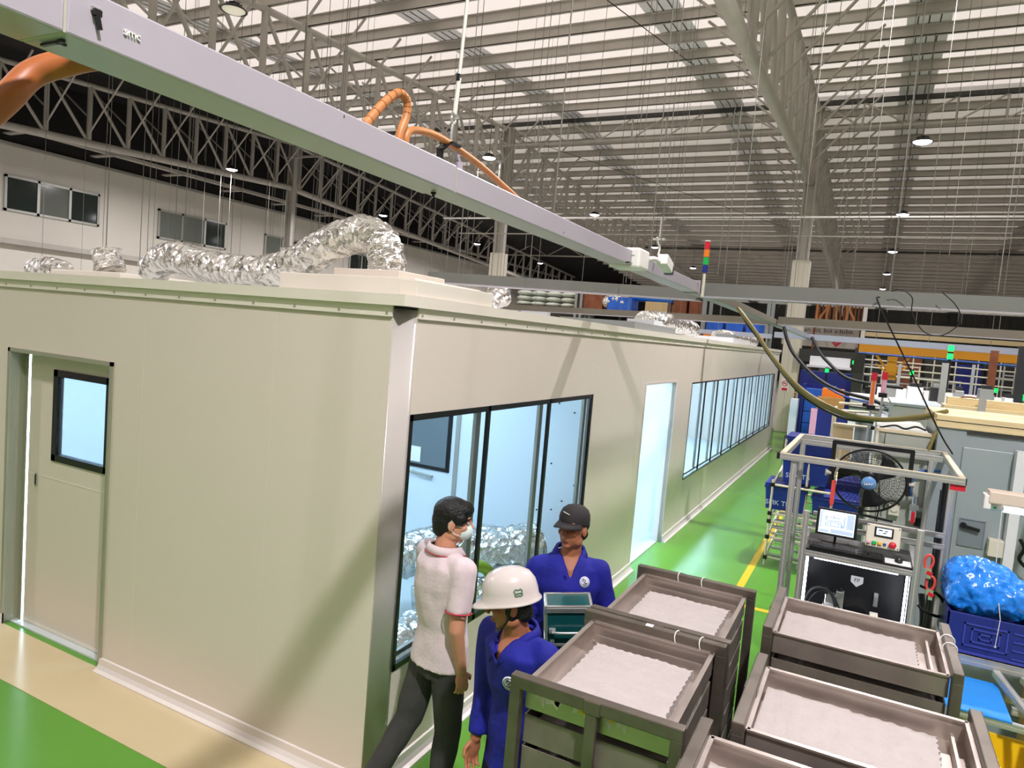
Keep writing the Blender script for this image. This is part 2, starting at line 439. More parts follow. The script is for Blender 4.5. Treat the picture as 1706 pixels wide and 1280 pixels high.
# ridge girder across the hall
t = thing('ridge_girder', 'lattice girder crossing the hall under the roof ridge', 'girder', (-6, RIDGE_Y, 10.2))
obj('top_chord', MB().b2(-24, 12, RIDGE_Y-.07, RIDGE_Y+.07, 11.0, 11.14), M['steel_dk'], t)
obj('bottom_chord', MB().b2(-24, 12, RIDGE_Y-.05, RIDGE_Y+.05, 10.2, 10.28), M['steel_lt'], t)
xx = -23.5; i = 0
while xx < 11.5:
    obj('web_post', MB().cyl((xx, RIDGE_Y, 10.25), (xx, RIDGE_Y, 11.05), .035, n=6), M['steel'], t)
    a, b = ((xx, RIDGE_Y, 11.02), (xx+1.3, RIDGE_Y, 10.25)) if (i//4) % 2 == 0 else ((xx, RIDGE_Y, 10.25), (xx+1.3, RIDGE_Y, 11.02))
    obj('web_diagonal', MB().cyl(a, b, .03, n=6), M['steel'], t)
    xx += 1.3; i += 1
# second lattice girder further back
t = thing('far_girder', 'lattice girder crossing the hall far behind the ridge', 'girder', (-6, 46, 8.7))
obj('top_chord', MB().b2(-24, 12, 45.95, 46.07, 9.45, 9.56), M['steel_dk'], t)
obj('bottom_chord', MB().b2(-24, 12, 45.95, 46.05, 8.7, 8.78), M['steel'], t)
xx = -23.5; i = 0
while xx < 11.5:
    obj('web_diagonal', MB().cyl((xx, 46, 9.5 if i % 2 else 8.75), (xx+1.5, 46, 8.75 if i % 2 else 9.5), .035, n=5), M['steel'], t)
    xx += 1.5; i += 1
# boxed columns with steel tops
def column(x, label, sign=False):
    t = thing('boxed_column', label, 'column', (x, RIDGE_Y, 0))
    obj('column_casing', MB().b2(x-.28, x+.28, RIDGE_Y, RIDGE_Y+.56, 0, 5.9), M['offw'], t, bevel=.02)
    m2 = MB()
    for dx in (-.17, .17): m2.b2(x+dx-.03, x+dx+.03, RIDGE_Y+.15, RIDGE_Y+.41, 5.9, 11.0)
    m2.b2(x-.15, x+.15, RIDGE_Y+.27, RIDGE_Y+.29, 5.9, 11.0)
    obj('steel_column', m2, M['steel_lt'], t)
    obj('casing_seam', MB().b2(x-.06, x-.05, RIDGE_Y-.004, RIDGE_Y, 0, 5.88).b2(x+.1, x+.106, RIDGE_Y-.004, RIDGE_Y, 2, 5.88), M['steel_lt'], t)
    if sign:
        m2 = MB()
        for q in range(14): m2.b2(x+.255, x+.295, RIDGE_Y-.012, RIDGE_Y+.03, .12+q*.11, .175+q*.11, 0)
        m3 = MB().b2(x+.25, x+.292, RIDGE_Y-.008, RIDGE_Y+.02, .02, 1.72)
        g = obj('corner_guard', m3, M['yellow'], t); obj('black_stripe', m2, M['blackp'], g)
        s = obj('notice_plate', MB().b2(x-.20, x+.04, RIDGE_Y-.012, RIDGE_Y, 1.42, 1.86), M['white'], t)
        m2 = MB().tube(arc((x-.08, RIDGE_Y-.014, 1.68), .085, 0, 2*PI, 20)[:-1], .012, 6, closed=True).cyl((x-.14, RIDGE_Y-.014, 1.74), (x-.02, RIDGE_Y-.014, 1.62), .01, n=6)
        m2.b2(x-.17, x+.01, RIDGE_Y-.016, RIDGE_Y-.01, 1.44, 1.53)
        obj('red_symbol', m2, M['red'], s)
        obj('black_symbol', MB().b2(x-.13, x-.04, RIDGE_Y-.0135, RIDGE_Y-.01, 1.67, 1.695), M['ink'], s)
    return t
column(-.19, 'white boxed column with a red no-smoking notice and striped corner', True)
column(-12.0, 'white boxed column rising behind the foil duct and roof boxes')
column(-23.9, 'boxed column standing beside the office wall')
# hall enclosure
m2 = MB().b2(-27.3, -27.0, -14, 75, 0, 8.1); struct('wall_left', m2, M['office'])
m2 = MB().b2(-27.2, -26.9, -14, 75, 8.1, 11.6)
for i in range(90): m2.b2(-26.93, -26.9, -14+i, -13.9+i, 8.1, 11.5, 1)
struct('wall_void_dark', m2, [M['unlit_dark'], M['steel_dk']])  # dark panel put where there is only unlit void
m2 = MB().b2(-28, 16, 74.6, 75, 0, 9.0)
for i in range(73): m2.b2(-28+i*.6, -27.7+i*.6, 74.52, 74.6, 0, 8.5)
struct('wall_back', m2, M['farwall'])
struct('wall_unseen_right', MB().b2(16, 16.3, -14, 75, 0, 11.5), M['office'])  # unseen wall added to close the right side against sky light
struct('wall_unseen_behind', MB().b2(-27.3, 16.3, -14.3, -14, 0, 11.5), M['office'])  # unseen wall added behind the camera to keep sky light out
struct('trim_2', MB().b2(-26.98, -26.8, -14, 70, 8.02, 8.12), M['winalu'])
struct('trim_3', MB().b2(-26.98, -26.7, -14, 70, 4.42, 4.6).b2(-26.72, -26.68, -14, 70, 4.4, 4.44), M['steel'])
# light fittings gantry below the dark void panel
t = thing('cable_tray', 'grey strip of cable tray along the top of the office wall', 'cable tray', (-25.6, 20, 8.4))
obj('tray', MB().b2(-25.75, -25.45, -10, 60, 8.38, 8.5), M['steel_lt'], t)
for i in range(12): obj('tray_bracket', MB().b2(-26.65, -25.4, 5+i*3.2, 5.25+i*3.2, 8.33, 8.38), M['steel_lt'], t)
# office windows
def office_window(n, y0, y1, z0, z1, panes):
    w = thing('window_%d' % n, None, None, (-27, (y0+y1)/2, z0)); w['kind'] = 'structure'
    fr = MB(); f = .09
    fr.b2(-27.0, -26.92, y0, y1, z0, z0+f).b2(-27.0, -26.92, y0, y1, z1-f, z1).b2(-27.0, -26.92, y0, y0+f, z0, z1).b2(-27.0, -26.92, y1-f, y1, z0, z1)
    k = len(panes)
    for i in range(1, k):
        yy = y0+(y1-y0)*i/k; fr.b2(-27.0, -26.92, yy-.05, yy+.05, z0, z1)
    obj('window_frame', fr, M['winalu'], w)
    for i, p in enumerate(panes):
        a = y0+(y1-y0)*i/k+.05; b = y0+(y1-y0)*(i+1)/k-.05
        obj('pane', MB().b2(-26.99, -26.96, a, b, z0+f, z1-f), M['officepale'] if p else M['officeglass'], w)
office_window(1, 11.65, 15.25, 5.62, 6.95, (0, 1, 0))
office_window(2, 17.95, 21.7, 5.57, 6.9, (1, 1, 0))
office_window(3, 24.2, 28.0, 5.5, 6.8, (1, 0, 0))
office_window(4, 5.0, 8.6, 5.62, 6.95, (0, 1, 0))
office_window(5, 31.0, 34.5, 5.5, 6.8, (0, 0, 1))

# ================================================================== CLEANROOM
H = 2.70; TH = .05
DX0, DX1, DZ = -3.64, -2.42, 2.165                       # door opening in the left (front) wall
YE = 17.6
m2 = MB()
m2.b2(-9, DX0, 0, TH, 0, H).b2(DX1, -.06, 0, TH, 0, H).b2(DX0, DX1, 0, TH, DZ, H)
for x in (-.9-1.18*i for i in range(7)):
    if not (DX0 < x < DX1): m2.b2(x-.0015, x+.0015, -.0006, 0, .08, 2.63, 1)
struct('wall_front', m2, [M['panel'], M['trimw']])
WZ0, WZ1 = .65, 2.125
OY0, OY1, OZ = 4.74, 6.13, 2.155
W2Y0, W2Y1, W2Z0, W2Z1 = 7.06, 16.9, .71, 2.13
m2 = MB()
m2.b2(-TH, 0, .14, 3.015, 0, WZ0).b2(-TH, 0, .14, 3.015, WZ1, H).b2(-TH, 0, 3.015, OY0, 0, H)
m2.b2(-TH, 0, OY0, OY1, OZ, H).b2(-TH, 0, OY1, W2Y0, 0, H).b2(-TH, 0, W2Y0, W2Y1, 0, W2Z0).b2(-TH, 0, W2Y0, W2Y1, W2Z1, H).b2(-TH, 0, W2Y1, YE, 0, H)
for y in (3.6, 4.5, 6.6, 8.3, 9.5, 10.7, 11.9, 13.1, 14.3, 15.5): 
    m2.b2(0, .0007, y-.0015, y+.0015, W2Z1+.05 if y > 7 else .08, 2.62, 1)
    if y > 7: m2.b2(0, .0007, y-.0015, y+.0015, .08, W2Z0-.02, 1)
struct('wall_right', m2, [M['panel'], M['trimw']])
struct('wall_end', MB().b2(-9, 0, YE-TH, YE, 0, H), M['panel'])
# corner post: concave satin profile between the two walls
pts = [(-.06, 0), (-.052, .008)] + [(-.05+.048*math.sin(a)*1.0, .02+.115*(1-math.cos(a))) for a in [PI/2*i/8 for i in range(1, 9)]] + [(0, .14), (-.03, .16), (-.1, .09)]
pts = [(-.062, 0.0), (-.056, .012), (-.046, .03), (-.036, .05), (-.025, .075), (-.014, .1), (-.006, .122), (0, .142), (-.04, .142), (-.062, .06)]
m2 = MB().prism([(x, y, 0) for x, y in pts], (0, 0, 2.70)); m2.sm = [len(f) == 4 for f in m2.f]
struct('trim_4', m2, M['post'])
# cornice with screwed flashing
m2 = MB().b2(-9, .035, -.035, .1, 2.715, 2.775).b2(-.1, .035, .1, YE, 2.715, 2.775)
struct('trim_5', m2, M['trimw'])
m2 = MB().b2(-9, -.058, -.012, 0, 2.655, 2.715).b2(0, .012, .142, YE, 2.655, 2.715)
m2.b2(-9, -.058, -.0135, 0, 2.653, 2.656, 1).b2(0, .0135, .142, YE, 2.653, 2.656, 1)
struct('trim_6', m2, [M['trimw'], M['jamb']])
m2 = MB()
for i in range(14): m2.cyl((-.09-.33*i, -.012, 2.675), (-.09-.33*i, -.016, 2.675), .008, n=8)
for i in range(40): m2.cyl((.012, .17+.33*i, 2.675), (.016, .17+.33*i, 2.675), .008, n=8)
struct('trim_7', m2, M['jamb'])
struct('trim_8', MB().b2(-.056, -.004, .006, .13, 2.700, 2.714), M['gap'])
struct('ceiling_cleanroom', MB().b2(-9, -.02, .02, YE, 2.70, 2.74), M['panel_white'])
# baseboards (coved aluminium)
def cove(axis, a, b):
    prof = [(0, 0), (.06, 0), (.06, .012), (.035, .022), (.018, .045), (.012, .085), (0, .09)]
    m3 = MB()
    if axis == 'x': m3.prism([(a, -p, z) for p, z in prof], (b-a, 0, 0))
    else: m3.prism([(p, a, z) for p, z in prof], (0, b-a, 0))
    return m3
m2 = cove('x', DX1+.02, -.05); m3 = cove('x', -9, DX0); m2.add(m3.v, m3.f)
struct('baseboard_front', m2, M['alu_w'])
m2 = cove('y', .142, OY0); m3 = cove('y', OY1, YE); m2.add(m3.v, m3.f)
struct('baseboard_right', m2, M['alu_w'])
# inner shell
struct('wall_inner_back', MB().b2(-5.2, -5.15, .05, YE, 0, 2.7), M['roomwall'])
struct('floor_cleanroom', MB().b2(-5.15, -.05, .05, YE-.05, 0, .012), M['roomfloor'])
def lightpanel(i, x, y, w, l):
    o = obj('ceiling_light', MB().b2(x-w/2, x+w/2, y-l/2, y+l/2, 2.665, 2.70), M['ceilpanel'])
    tag(o, 'lit white panel light in the cleanroom ceiling', 'light', 'cleanroom panel lights')
i = 0
for y in (1.5, 4.0, 5.9, 8.2, 10.6, 13.0, 15.4):
    for x in (-1.3, -3.7):
        lightpanel(i, x, y, .6, 1.2); i += 1
# partition with a door seen through the first window
PD0, PD1 = -2.3, -1.41
m2 = MB().b2(-5.15, PD0, 3.03, 3.08, 0, 2.66).b2(PD1, -.05, 3.03, 3.08, 0, 2.66).b2(PD0, PD1, 3.03, 3.08, 2.08, 2.66)
struct('wall_partition', m2, M['roomwall'])
d = thing('door_2', None, None, (PD0, 3.05, 0)); d['kind'] = 'structure'
obj('door_leaf', MB().b2(PD0+.02, PD1-.02, 3.035, 3.07, .01, 2.07), M['roomwall'], d)
obj('door_frame', MB().b2(PD1-.03, PD1+.02, 3.02, 3.03, 0, 2.1).b2(PD0-.02, PD0+.03, 3.02, 3.03, 0, 2.1).b2(PD0, PD1, 3.02, 3.03, 2.07, 2.12), M['winalu'], d)
w = obj('window_frame', MB().b2(-2.12, -1.49, 3.02, 3.035, 1.14, 1.78), M['blackframe'], d)
obj('pane', MB().b2(-2.08, -1.53, 3.012, 3.021, 1.18, 1.74), M['greydoor'], w)
o = obj('notice', MB().b2(-2.02, -1.84, 3.006, 3.011, 1.2, 1.36), M['paper']); tag(o, 'white paper notice taped to the inner door window', 'notice')
obj('door_handle', MB().cyl((-1.95, 3.0, 1.09), (-1.68, 3.0, 1.07), .013, n=8).cyl((-1.94, 3.0, 1.09), (-1.94, 3.035, 1.09), .01, n=8).cyl((-1.69, 3.0, 1.07), (-1.69, 3.035, 1.07), .01, n=8), M['winalu'], d)
struct('wall_partition_far', MB().b2(-5.15, -.05, 6.5, 6.55, 0, 2.66), M['roomwall'])
struct('wall_partition_mid', MB().b2(-2.2, -2.15, 3.08, 6.5, 0, 2.66), M['roomwall'])
# screw holes on the partition
m2 = MB()
for x, z in ((-.62, 2.0), (-.3, 1.93), (-.13, 1.75), (-.85, 1.6), (-.68, 1.42), (-.18, 1.25), (-.4, 1.08), (-.6, .98), (-.9, .95)):
    m2.cyl((x*.5-.02, 3.03, z), (x*.5-.02, 3.022, z), .008, n=8)
struct('trim_9', m2, M['blackframe'])
# windows in the right wall
def ribbon_window(n, y0, y1, z0, z1, cuts, fr):
    w = thing('window_%d' % n, None, None, (0, y0, z0)); w['kind'] = 'structure'
    m3 = MB()
    d0=-.018; m3.b2(d0, .006, y0, y1, z0, z0+fr).b2(d0, .006, y0, y1, z1-fr, z1).b2(d0, .006, y0, y0+fr*.7, z0, z1).b2(d0, .006, y1-fr*.7, y1, z0, z1)
    for c in cuts: m3.b2(d0, .006, c-fr*.45, c+fr*.45, z0, z1)
    obj('window_frame', m3, M['blackframe'], w)
    e = [y0]+list(cuts)+[y1]
    for a, b in zip(e[:-1], e[1:]):
        obj('pane', MB().b2(-.016, -.010, a+fr*.5, b-fr*.5, z0+fr*.8, z1-fr*.8), M['glass'], w)
        m4 = MB().b2(-.075, -.05, a+fr*.5, b-fr*.5, z0+fr, z0+fr+.03).b2(-.075, -.05, b-fr*.5-.06, b-fr*.5, z0+fr, z1-fr)
        obj('inner_bead', m4, M['winalu'], w)
ribbon_window(6, .14, 3.015, WZ0, WZ1, (1.05, 2.05), .036)
ribbon_window(7, W2Y0, W2Y1, W2Z0, W2Z1, [W2Y0+(W2Y1-W2Y0)*i/10 for i in range(1, 10)], .02)
# lining of the doorless opening
m2 = MB().b2(-.12, .004, OY0-.03, OY0, 0, OZ).b2(-.12, .004, OY1, OY1+.03, 0, OZ).b2(-.12, .004, OY0-.03, OY1+.03, OZ, OZ+.03)
struct('door_3', m2, M['alu_w'])
# hinged door in the front wall
d = thing('door_1', None, None, ((DX0+DX1)/2, .1, 0)); d['kind'] = 'structure'
m2 = MB().b2(DX0-.03, DX0, -.012, .15, 0, DZ+.03).b2(DX1, DX1+.03, -.012, .06, 0, DZ+.03).b2(DX0-.03, DX1+.03, -.012, .15, DZ, DZ+.03)
m2.b2(DX0, DX0+.05, .1, .15, 0, DZ)
obj('door_frame', m2, M['jamb'], d)
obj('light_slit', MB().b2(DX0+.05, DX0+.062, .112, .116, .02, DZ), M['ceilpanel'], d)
DL0, DL1 = DX0+.065, DX1-.004
WX0, WX1, WB0, WB1 = -3.26, -2.57, 1.36, 2.06
lf = MB().b2(DL0, WX0, .11, .15, .015, DZ-.01).b2(WX1, DL1, .11, .15, .015, DZ-.01).b2(WX0, WX1, .11, .15, .015, WB0).b2(WX0, WX1, .11, .15, WB1, DZ-.01)
leaf = obj('door_leaf', lf, M['panel'], d)
obj('leaf_line', MB().b2(DL0, DL1, .108, .11, 1.215, 1.221).b2(DL0, DL1, .108, .11, .015, .04), M['trimw'], d)
f = .05
obj('window_frame', MB().b2(WX0, WX1, .1, .15, WB0, WB0+f).b2(WX0, WX1, .1, .15, WB1-f, WB1).b2(WX0, WX0+f, .1, .15, WB0, WB1).b2(WX1-f, WX1, .1, .15, WB0, WB1), M['blackframe'], d)
obj('pane', MB().b2(WX0+f, WX1-f, .125, .131, WB0+f, WB1-f), M['frost'], d)
obj('door_handle', MB().b2(-3.46, -3.44, .1, .11, 1.13, 1.23).b2(-3.456, -3.444, .096, .1, 1.14, 1.22, 1), [M['winalu'], M['blackframe']], d)
# ================================================================== LAMPS
def lamp(x, y, label, on=True, z=8.1, power=290):
    t = thing('high_bay_lamp', label, 'lamp', (x, y, z), 'high bay lamps')
    obj('lamp_housing', MB().lathe([(.0,.14),(.09,.14),(.10,.09),(.2,.05),(.245,.0),(.235,-.005),(.2,.015),(.0,.02)], (x,y,z), 28), M['blackp'], t)
    obj('lamp_disc', MB().lathe([(0,-.05),(.09,-.044),(.16,-.025),(.205,.004),(.205,.012),(0,.014)], (x,y,z), 28), M['disc'] if on else M['discdim'], t)
    m2 = MB()
    for i in range(10):
        a = 2*PI*i/10; m2.box((x+.1*math.cos(a), y+.1*math.sin(a), z+.085), (.09,.008,.07), Matrix.Rotation(a, 3, 'Z'))
    obj('heat_sink', m2, M['blackp'], t)
    obj('hanging_rod', MB().cyl((x,y,z+.14),(x,y,roofz(y)-.2), .014, n=6), M['wire'], t)
    if on:
        l = bpy.data.lights.new('lamp_light', 'AREA'); l.shape = 'DISK'; l.size = .36; l.energy = power; l.color = (1, .938, .975); l.spread = math.radians(170)
        o = bpy.data.objects.new('lamp_light', l); C.objects.link(o); o.parent = t; o.location = (0, 0, -.075)
    return t
for i, y in enumerate((16.9, 26.3, 35.9, 45.5, 55.2)):
    lamp(2.8-.07*i, y, 'lit round high bay lamp, %s in the row above the machines at right' % ordinal(i))
for i, y in enumerate((16.6, 26.2, 35.9, 45.5)):
    lamp(-9.2, y, 'lit round high bay lamp, %s in the middle row over the cleanroom' % ordinal(i))
for i, y in enumerate((16.6, 26.2, 35.9, 45.5)):
    lamp(-20.8, y, 'lit round high bay lamp, %s in the row beside the dark void' % ordinal(i), power=620)
lamp(-8.84, 6.25, 'unlit black high bay lamp hanging above the pale trunking', on=False)
# lamps above and behind the viewer
lamp(3.95, -3.4, 'lit high bay lamp of the right row, above the viewer', power=760)
lamp(2.9, 7.1, 'lit high bay lamp of the right row, above the test bench', power=600)
lamp(-9.2, -3.2, 'lit high bay lamp of the middle row, left of the viewer', power=260)
lamp(-20.8, -3.2, 'lit high bay lamp of the row by the office wall, behind the viewer', power=620)
lamp(-20.8, 6.7, 'lit high bay lamp of the row by the office wall, beside the first truss', power=620)

# ================================================================== OVERHEAD TRUNKING
TX0, TX1, TZ0, TZ1 = .894, 1.02, 3.04, 3.124
t = thing('overhead_trunking', 'pale grey overhead trunking running over the aisle above the cleanroom corner', 'trunking', (.96, 0, 3.04))
def run(y0, y1, dx=0, m='trunk'):
    return MB().b2(TX0+dx, TX1-dx, y0, y1, TZ0+dx*.6, TZ1-dx*.6)
s1 = obj('trunking_length', run(-4.2, -2.352), M['trunk'], t, bevel=.004)
s2 = obj('trunking_length', run(-2.348, -1.165), M['trunk'], t, bevel=.004)
s3 = obj('trunking_length', run(-1.16, .66, .004), M['trunk'], t, bevel=.004)
s4 = obj('trunking_length', run(.665, 2.34, .006), M['trunk'], t, bevel=.004)
s5 = obj('trunking_length', run(2.43, 8.1, .008), M['trunk_br'], t, bevel=.004)
s6 = obj('trunking_length', run(8.2, 14.2, .008), M['trunk_bl'], t, bevel=.004)
for y in (-2.35, -1.1625): obj('joint_gap', MB().b2(TX0+.001, TX1-.001, y-.0025, y+.0025, TZ0+.001, TZ1-.002), M['steel'], t)
# lettering and clip on the near length
text('lettering', 'smc', .02, M['white'], (TX1+.0015, -2.238, 3.083), (0, 1, 0), (0, 0, 1), s2, extrude=.0015)
def clip(y, z, s=1):
    m2 = MB().box((TX1+.004, y, z+.006*s), (.008, .010*s, .008*s)).box((TX1+.006, y+.002, z-.006*s), (.006, .005*s, .016*s), Matrix.Rotation(.25, 3, 'X'))
    return m2
c = obj('spring_clip', clip(-2.302, 3.083, 1.3), M['blackp'], s2); obj('clip_plate', MB().box((TX1+.002, -2.303, 3.096), (.003, .016, .007)), M['chrome'], c)
obj('latch', MB().box((.985, -2.335, 3.037), (.012, .006, .006)).box((.955, -2.335, 3.036), (.05, .006, .004)).box((.975, -2.33, 3.036), (.006, .016, .004)), M['blackp'], s2)
obj('latch', MB().box((.95, -1.18, 3.037), (.012, .012, .006)).cyl((.95, -1.18, 3.034), (.95, -1.18, 3.025), .005, n=6), M['blackp'], s2)
for y, z in ((-1.688, 3.112), (-.3, 3.06)): obj('small_slot', MB().box((TX1+.0005, y, z), (.001, .0025, .007)), M['mdark'], s2 if y < -1 else s3)
obj('wing_screw', MB().cyl((TX1, .55, 3.045), (TX1+.02, .55, 3.045), .004, n=6).box((TX1+.02, .55, 3.045), (.004, .02, .006)), M['blackp'], s3)
obj('wing_screw', MB().cyl((TX1, .62, 3.09), (TX1+.02, .62, 3.09), .004, n=6).box((TX1+.02, .62, 3.09), (.004, .02, .006)), M['chrome'], s3)
obj('end_flange', MB().b2(TX0-.004, TX1+.004, 2.335, 2.345, TZ0-.003, TZ1+.012), M['trunk'], t)
# white junction box and small camera-like unit on its side
t = thing('junction_box', 'white box clipped to the trunking with a small white camera on an arm', 'box', (1.05, .8, 3.06))
obj('box_body', MB().b2(.885, 1.06, .66, .84, 3.03, 3.14), M['white'], t, bevel=.012)
obj('bracket_arm', MB().tube(smooth_path([(1.05,.84,3.10),(1.07,.9,3.11),(1.085,.96,3.10)], 4), .014, 8), M['white'], t)
R_ = Matrix.Rotation(-.25, 3, 'X')
cb = obj('camera_body', MB().box((1.10, 1.03, 3.10), (.06, .15, .062), R_), M['white'], t, bevel=.006)
obj('lens_hood', MB().box((1.10, 1.115, 3.072), (.05, .05, .045), R_), M['blackp'], cb)
obj('cable_loop', MB().tube(smooth_path([(1.06,1.0,3.14),(1.06,1.02,3.19),(1.06,.97,3.215),(1.06,.95,3.24)], 4), .006, 6), M['wire_w'], t)
# cross trunkings
def cross(y, yl, x0, x1, z0, z1, m, label):
    a = V((x0, yl, 0)); b = V((x1, y, 0)); m2 = MB(); w = .05
    m2.prism([(x0, yl-w, z0), (x1, y-w, z0), (x1, y-w, z1), (x0, yl-w, z1)], (0, .11, 0))
    m2.prism([(x0, yl-w-.004, z0-.004), (x1, y-w-.004, z0-.004), (x1, y-w-.004, z0+.006), (x0, yl-w-.004, z0+.006)], (0, .118, 0), 1)
    o = obj('cross_trunking', m2, [M[m], M['trunk']]); tag(o, label, 'trunking', 'cross trunkings')
    return o
cross(3.05, 2.42, -1.48, .888, 3.03, 3.125, 'trunk_dk', 'grey cross trunking left of the long trunking, nearest over the cleanroom')
cross(2.75, 2.45, 1.03, 6.5, 3.02, 3.125, 'trunk_dk', 'grey cross trunking right of the long trunking, nearest over the aisle')
cross(7.5, 8.6, -5.6, .89, 3.04, 3.14, 'trunk_br', 'brownish cross trunking over the foil duct, second from the viewer')
cross(7.25, 7.4, 1.03, 9, 3.05, 3.16, 'trunk_br', 'brownish cross trunking passing in front of the white column')
cross(14.4, 14.2, .2, 12, 3.03, 3.16, 'trunk_bl', 'pale bluish cross trunking below the banner')
cross(14.2, 14.2, -4.5, .15, 3.0, 3.1, 'trunk_bl', 'pale bluish cross trunking above the farthest foil duct')
# hoses on the long trunking
o = obj('air_hose', MB().tube(smooth_path([(.74,-2.62,2.6),(.77,-2.42,2.83),(.8,-2.33,2.95),(.8,-2.28,3.02),(.83,-2.235,3.055),(.86,-2.2,3.075),(.89,-2.16,3.085)], 8), .024, 12), M['hose']); tag(o, 'thick orange brown hose bending up to the near end of the trunking', 'hose')
pth = smooth_path([(.96,-1.56,3.115),(.96,-1.53,3.15),(.96,-1.464,3.222),(.96,-1.405,3.268),(.96,-1.365,3.262),(.96,-1.36,3.22),(.96,-1.385,3.16),(.96,-1.39,3.12)], 8)
m2 = MB().tube(pth, .0125, 10)
o = obj('air_hose', m2, M['hose2'], base=(.96,-1.56,3.124)); tag(o, 'orange hose with tape bands looping up from the trunking', 'hose')
m2 = MB()
for i in range(3, len(pth)-16, 3): m2.tube([pth[i], pth[i]+(pth[i+1]-pth[i])*.25], .0135, 10)
obj('tape_band', m2, M['hose'], o)
o = obj('air_hose', MB().tube(smooth_path([(.96,-1.352,3.12),(.96,-1.355,3.16),(.96,-1.325,3.188),(.96,-1.225,3.206),(.96,-1.114,3.204),(.96,-.925,3.185),(.96,-.72,3.15),(.96,-.6,3.128)], 8), .0115, 10), M['hose2'], base=(.96,-1.352,3.124)); tag(o, 'tan hose lying along the trunking beside the hanging strap', 'hose')
# suspension strap with hook and clamp
t = thing('suspension_rope', 'white suspension rope with hook and clamp holding the trunking joint', 'rope', (.957, -1.11, 3.124))
m2 = MB(); N = 60
for s in range(3):
    m2.tube([( .957+.004*math.cos(i*.9+2.1*s), -1.105-.0+.004*math.sin(i*.9+2.1*s)+.012*i/N, 3.30+.12*i/N) for i in range(N)], .0045, 6)
obj('twisted_rope', m2, M['wire_w'], t)
obj('thin_rope', MB().tube([(.957,-1.094,3.42),(.957,-1.08,3.66),(.957,-1.05,5.0),(.957,-.6,9.5)], .006, 6), M['wire_w'], t)
obj('rope_grip', MB().box((.957,-1.095,3.42),(.012,.014,.022)), M['blackp'], t)
obj('hook', MB().tube(arc((.957,-1.108,3.285), .012, 0, 2*PI, 14, (0,1,0), (0,0,1))[:-1], .004, 6, closed=True).tube([(.957,-1.108,3.272),(.957,-1.112,3.245),(.957,-1.113,3.21)], .005, 6).box((.957,-1.10,3.30),(.01,.04,.008)), M['chrome'], t)
obj('clamp', MB().box((.957,-1.115,3.203),(.05,.05,.008)).bar((.957,-1.14,3.2),(.957,-1.17,3.175),.03,.006).bar((.957,-1.17,3.175),(.957,-1.17,3.13),.03,.006).bar((.957,-1.09,3.2),(.957,-1.06,3.165),.012,.01,m=1).bar((.957,-1.06,3.165),(.957,-1.05,3.126),.03,.012,m=1), [M['blackp'], M['trunk']], t)
# signal tower on the trunking crossing
t = thing('signal_tower', 'red orange green and blue signal tower standing on the trunking crossing', 'signal light', (1.04, 2.37, 3.124))
obj('tower_pole', MB().cyl((1.04,2.37,3.02),(1.04,2.37,3.19),.011,n=10).box((1.04,2.37,3.06),(.02,.02,.09)), M['offw'], t)
for k, mm in enumerate(('bluep','green','orange','red')):
    obj('tower_lens', MB().cyl((1.04,2.37,3.2+.058*k),(1.04,2.37,3.254+.058*k),.021,n=14), M[mm], t)
obj('tower_cap', MB().cyl((1.04,2.37,3.432),(1.04,2.37,3.44),.021,n=14), M['white'], t)
# hanging wires
wires = []
rnd = random.Random(3)
def wire(x, y, z0, r=.007, white=False, lab=None):
    o = obj('hanger_wire', MB().cyl((x,y,z0),(x+rnd.uniform(-.03,.03),y,roofz(y)-.1), r, n=5), M['wire_w'] if white else M['wire'], base=(x,y,z0))
    tag(o, lab or 'thin steel hanger wire dropping straight from the roof', 'wire', 'hanger wires')
for x, y, z in ((-1.2,2.45,3.12),(-.5,2.5,3.12),(.35,2.6,3.12),(1.6,2.55,3.12),(2.3,2.6,3.12),(3.1,2.65,3.12),(1.02,.98,3.12),(.92,-.2,3.12),(.9,1.6,3.12)):
    wire(x, y, z, .0035, False, 'thin hanger wire holding the nearest trunking')
for x in (-4.8,-4.0,-3.1,-2.2,-1.3,-.6,.2,1.9,2.7,3.6,4.6,5.6): wire(x, 7.4 if x > .9 else 7.6-.17*x, 3.14, .0042)
for x in (-3.6,-2.4,-1.1,.5,1.4,2.3,3.3,4.4,5.7,7.0): wire(x, 14.3, 3.14, .006)
for i in range(70):
    y = rnd.choice((5.2,7.4,9.7,11.5,13.2,14.3,16.8,18.6,20.2)); x = rnd.uniform(-15, 6)
    wire(x, y, rnd.uniform(3.2, 4.6) if rnd.random() < .6 else rnd.uniform(5.5, 7.5), rnd.choice((.0035,.004,.0055)))
for i in range(46):
    wire(rnd.uniform(-24,-9), rnd.uniform(8, 22), rnd.uniform(3.0,4.4), rnd.choice((.006,.008)))
# horizontal service pipes across the hall
for k, (y, z, r, lab) in enumerate(((20.0, 6.83, .03, 'long white pipe crossing the hall below the lamps'), (21.2, 6.45, .022, 'thinner grey pipe crossing just under the long white pipe'))):
    o = obj('service_pipe', MB().cyl((-13, y, z), (12, y, z+.05), r, n=8), M['white'] if k == 0 else M['steel_lt']); tag(o, lab, 'pipe')
t = thing('pipe_drop', 'small pendant socket hanging from the service pipe', 'socket', (-4.4, 20.0, 6.1))
obj('pendant', MB().cyl((-4.4,20,6.83),(-4.4,20,6.2),.03,n=6).b2(-4.6,-4.2,19.9,20.1,6.1,6.16), M['white'], t)
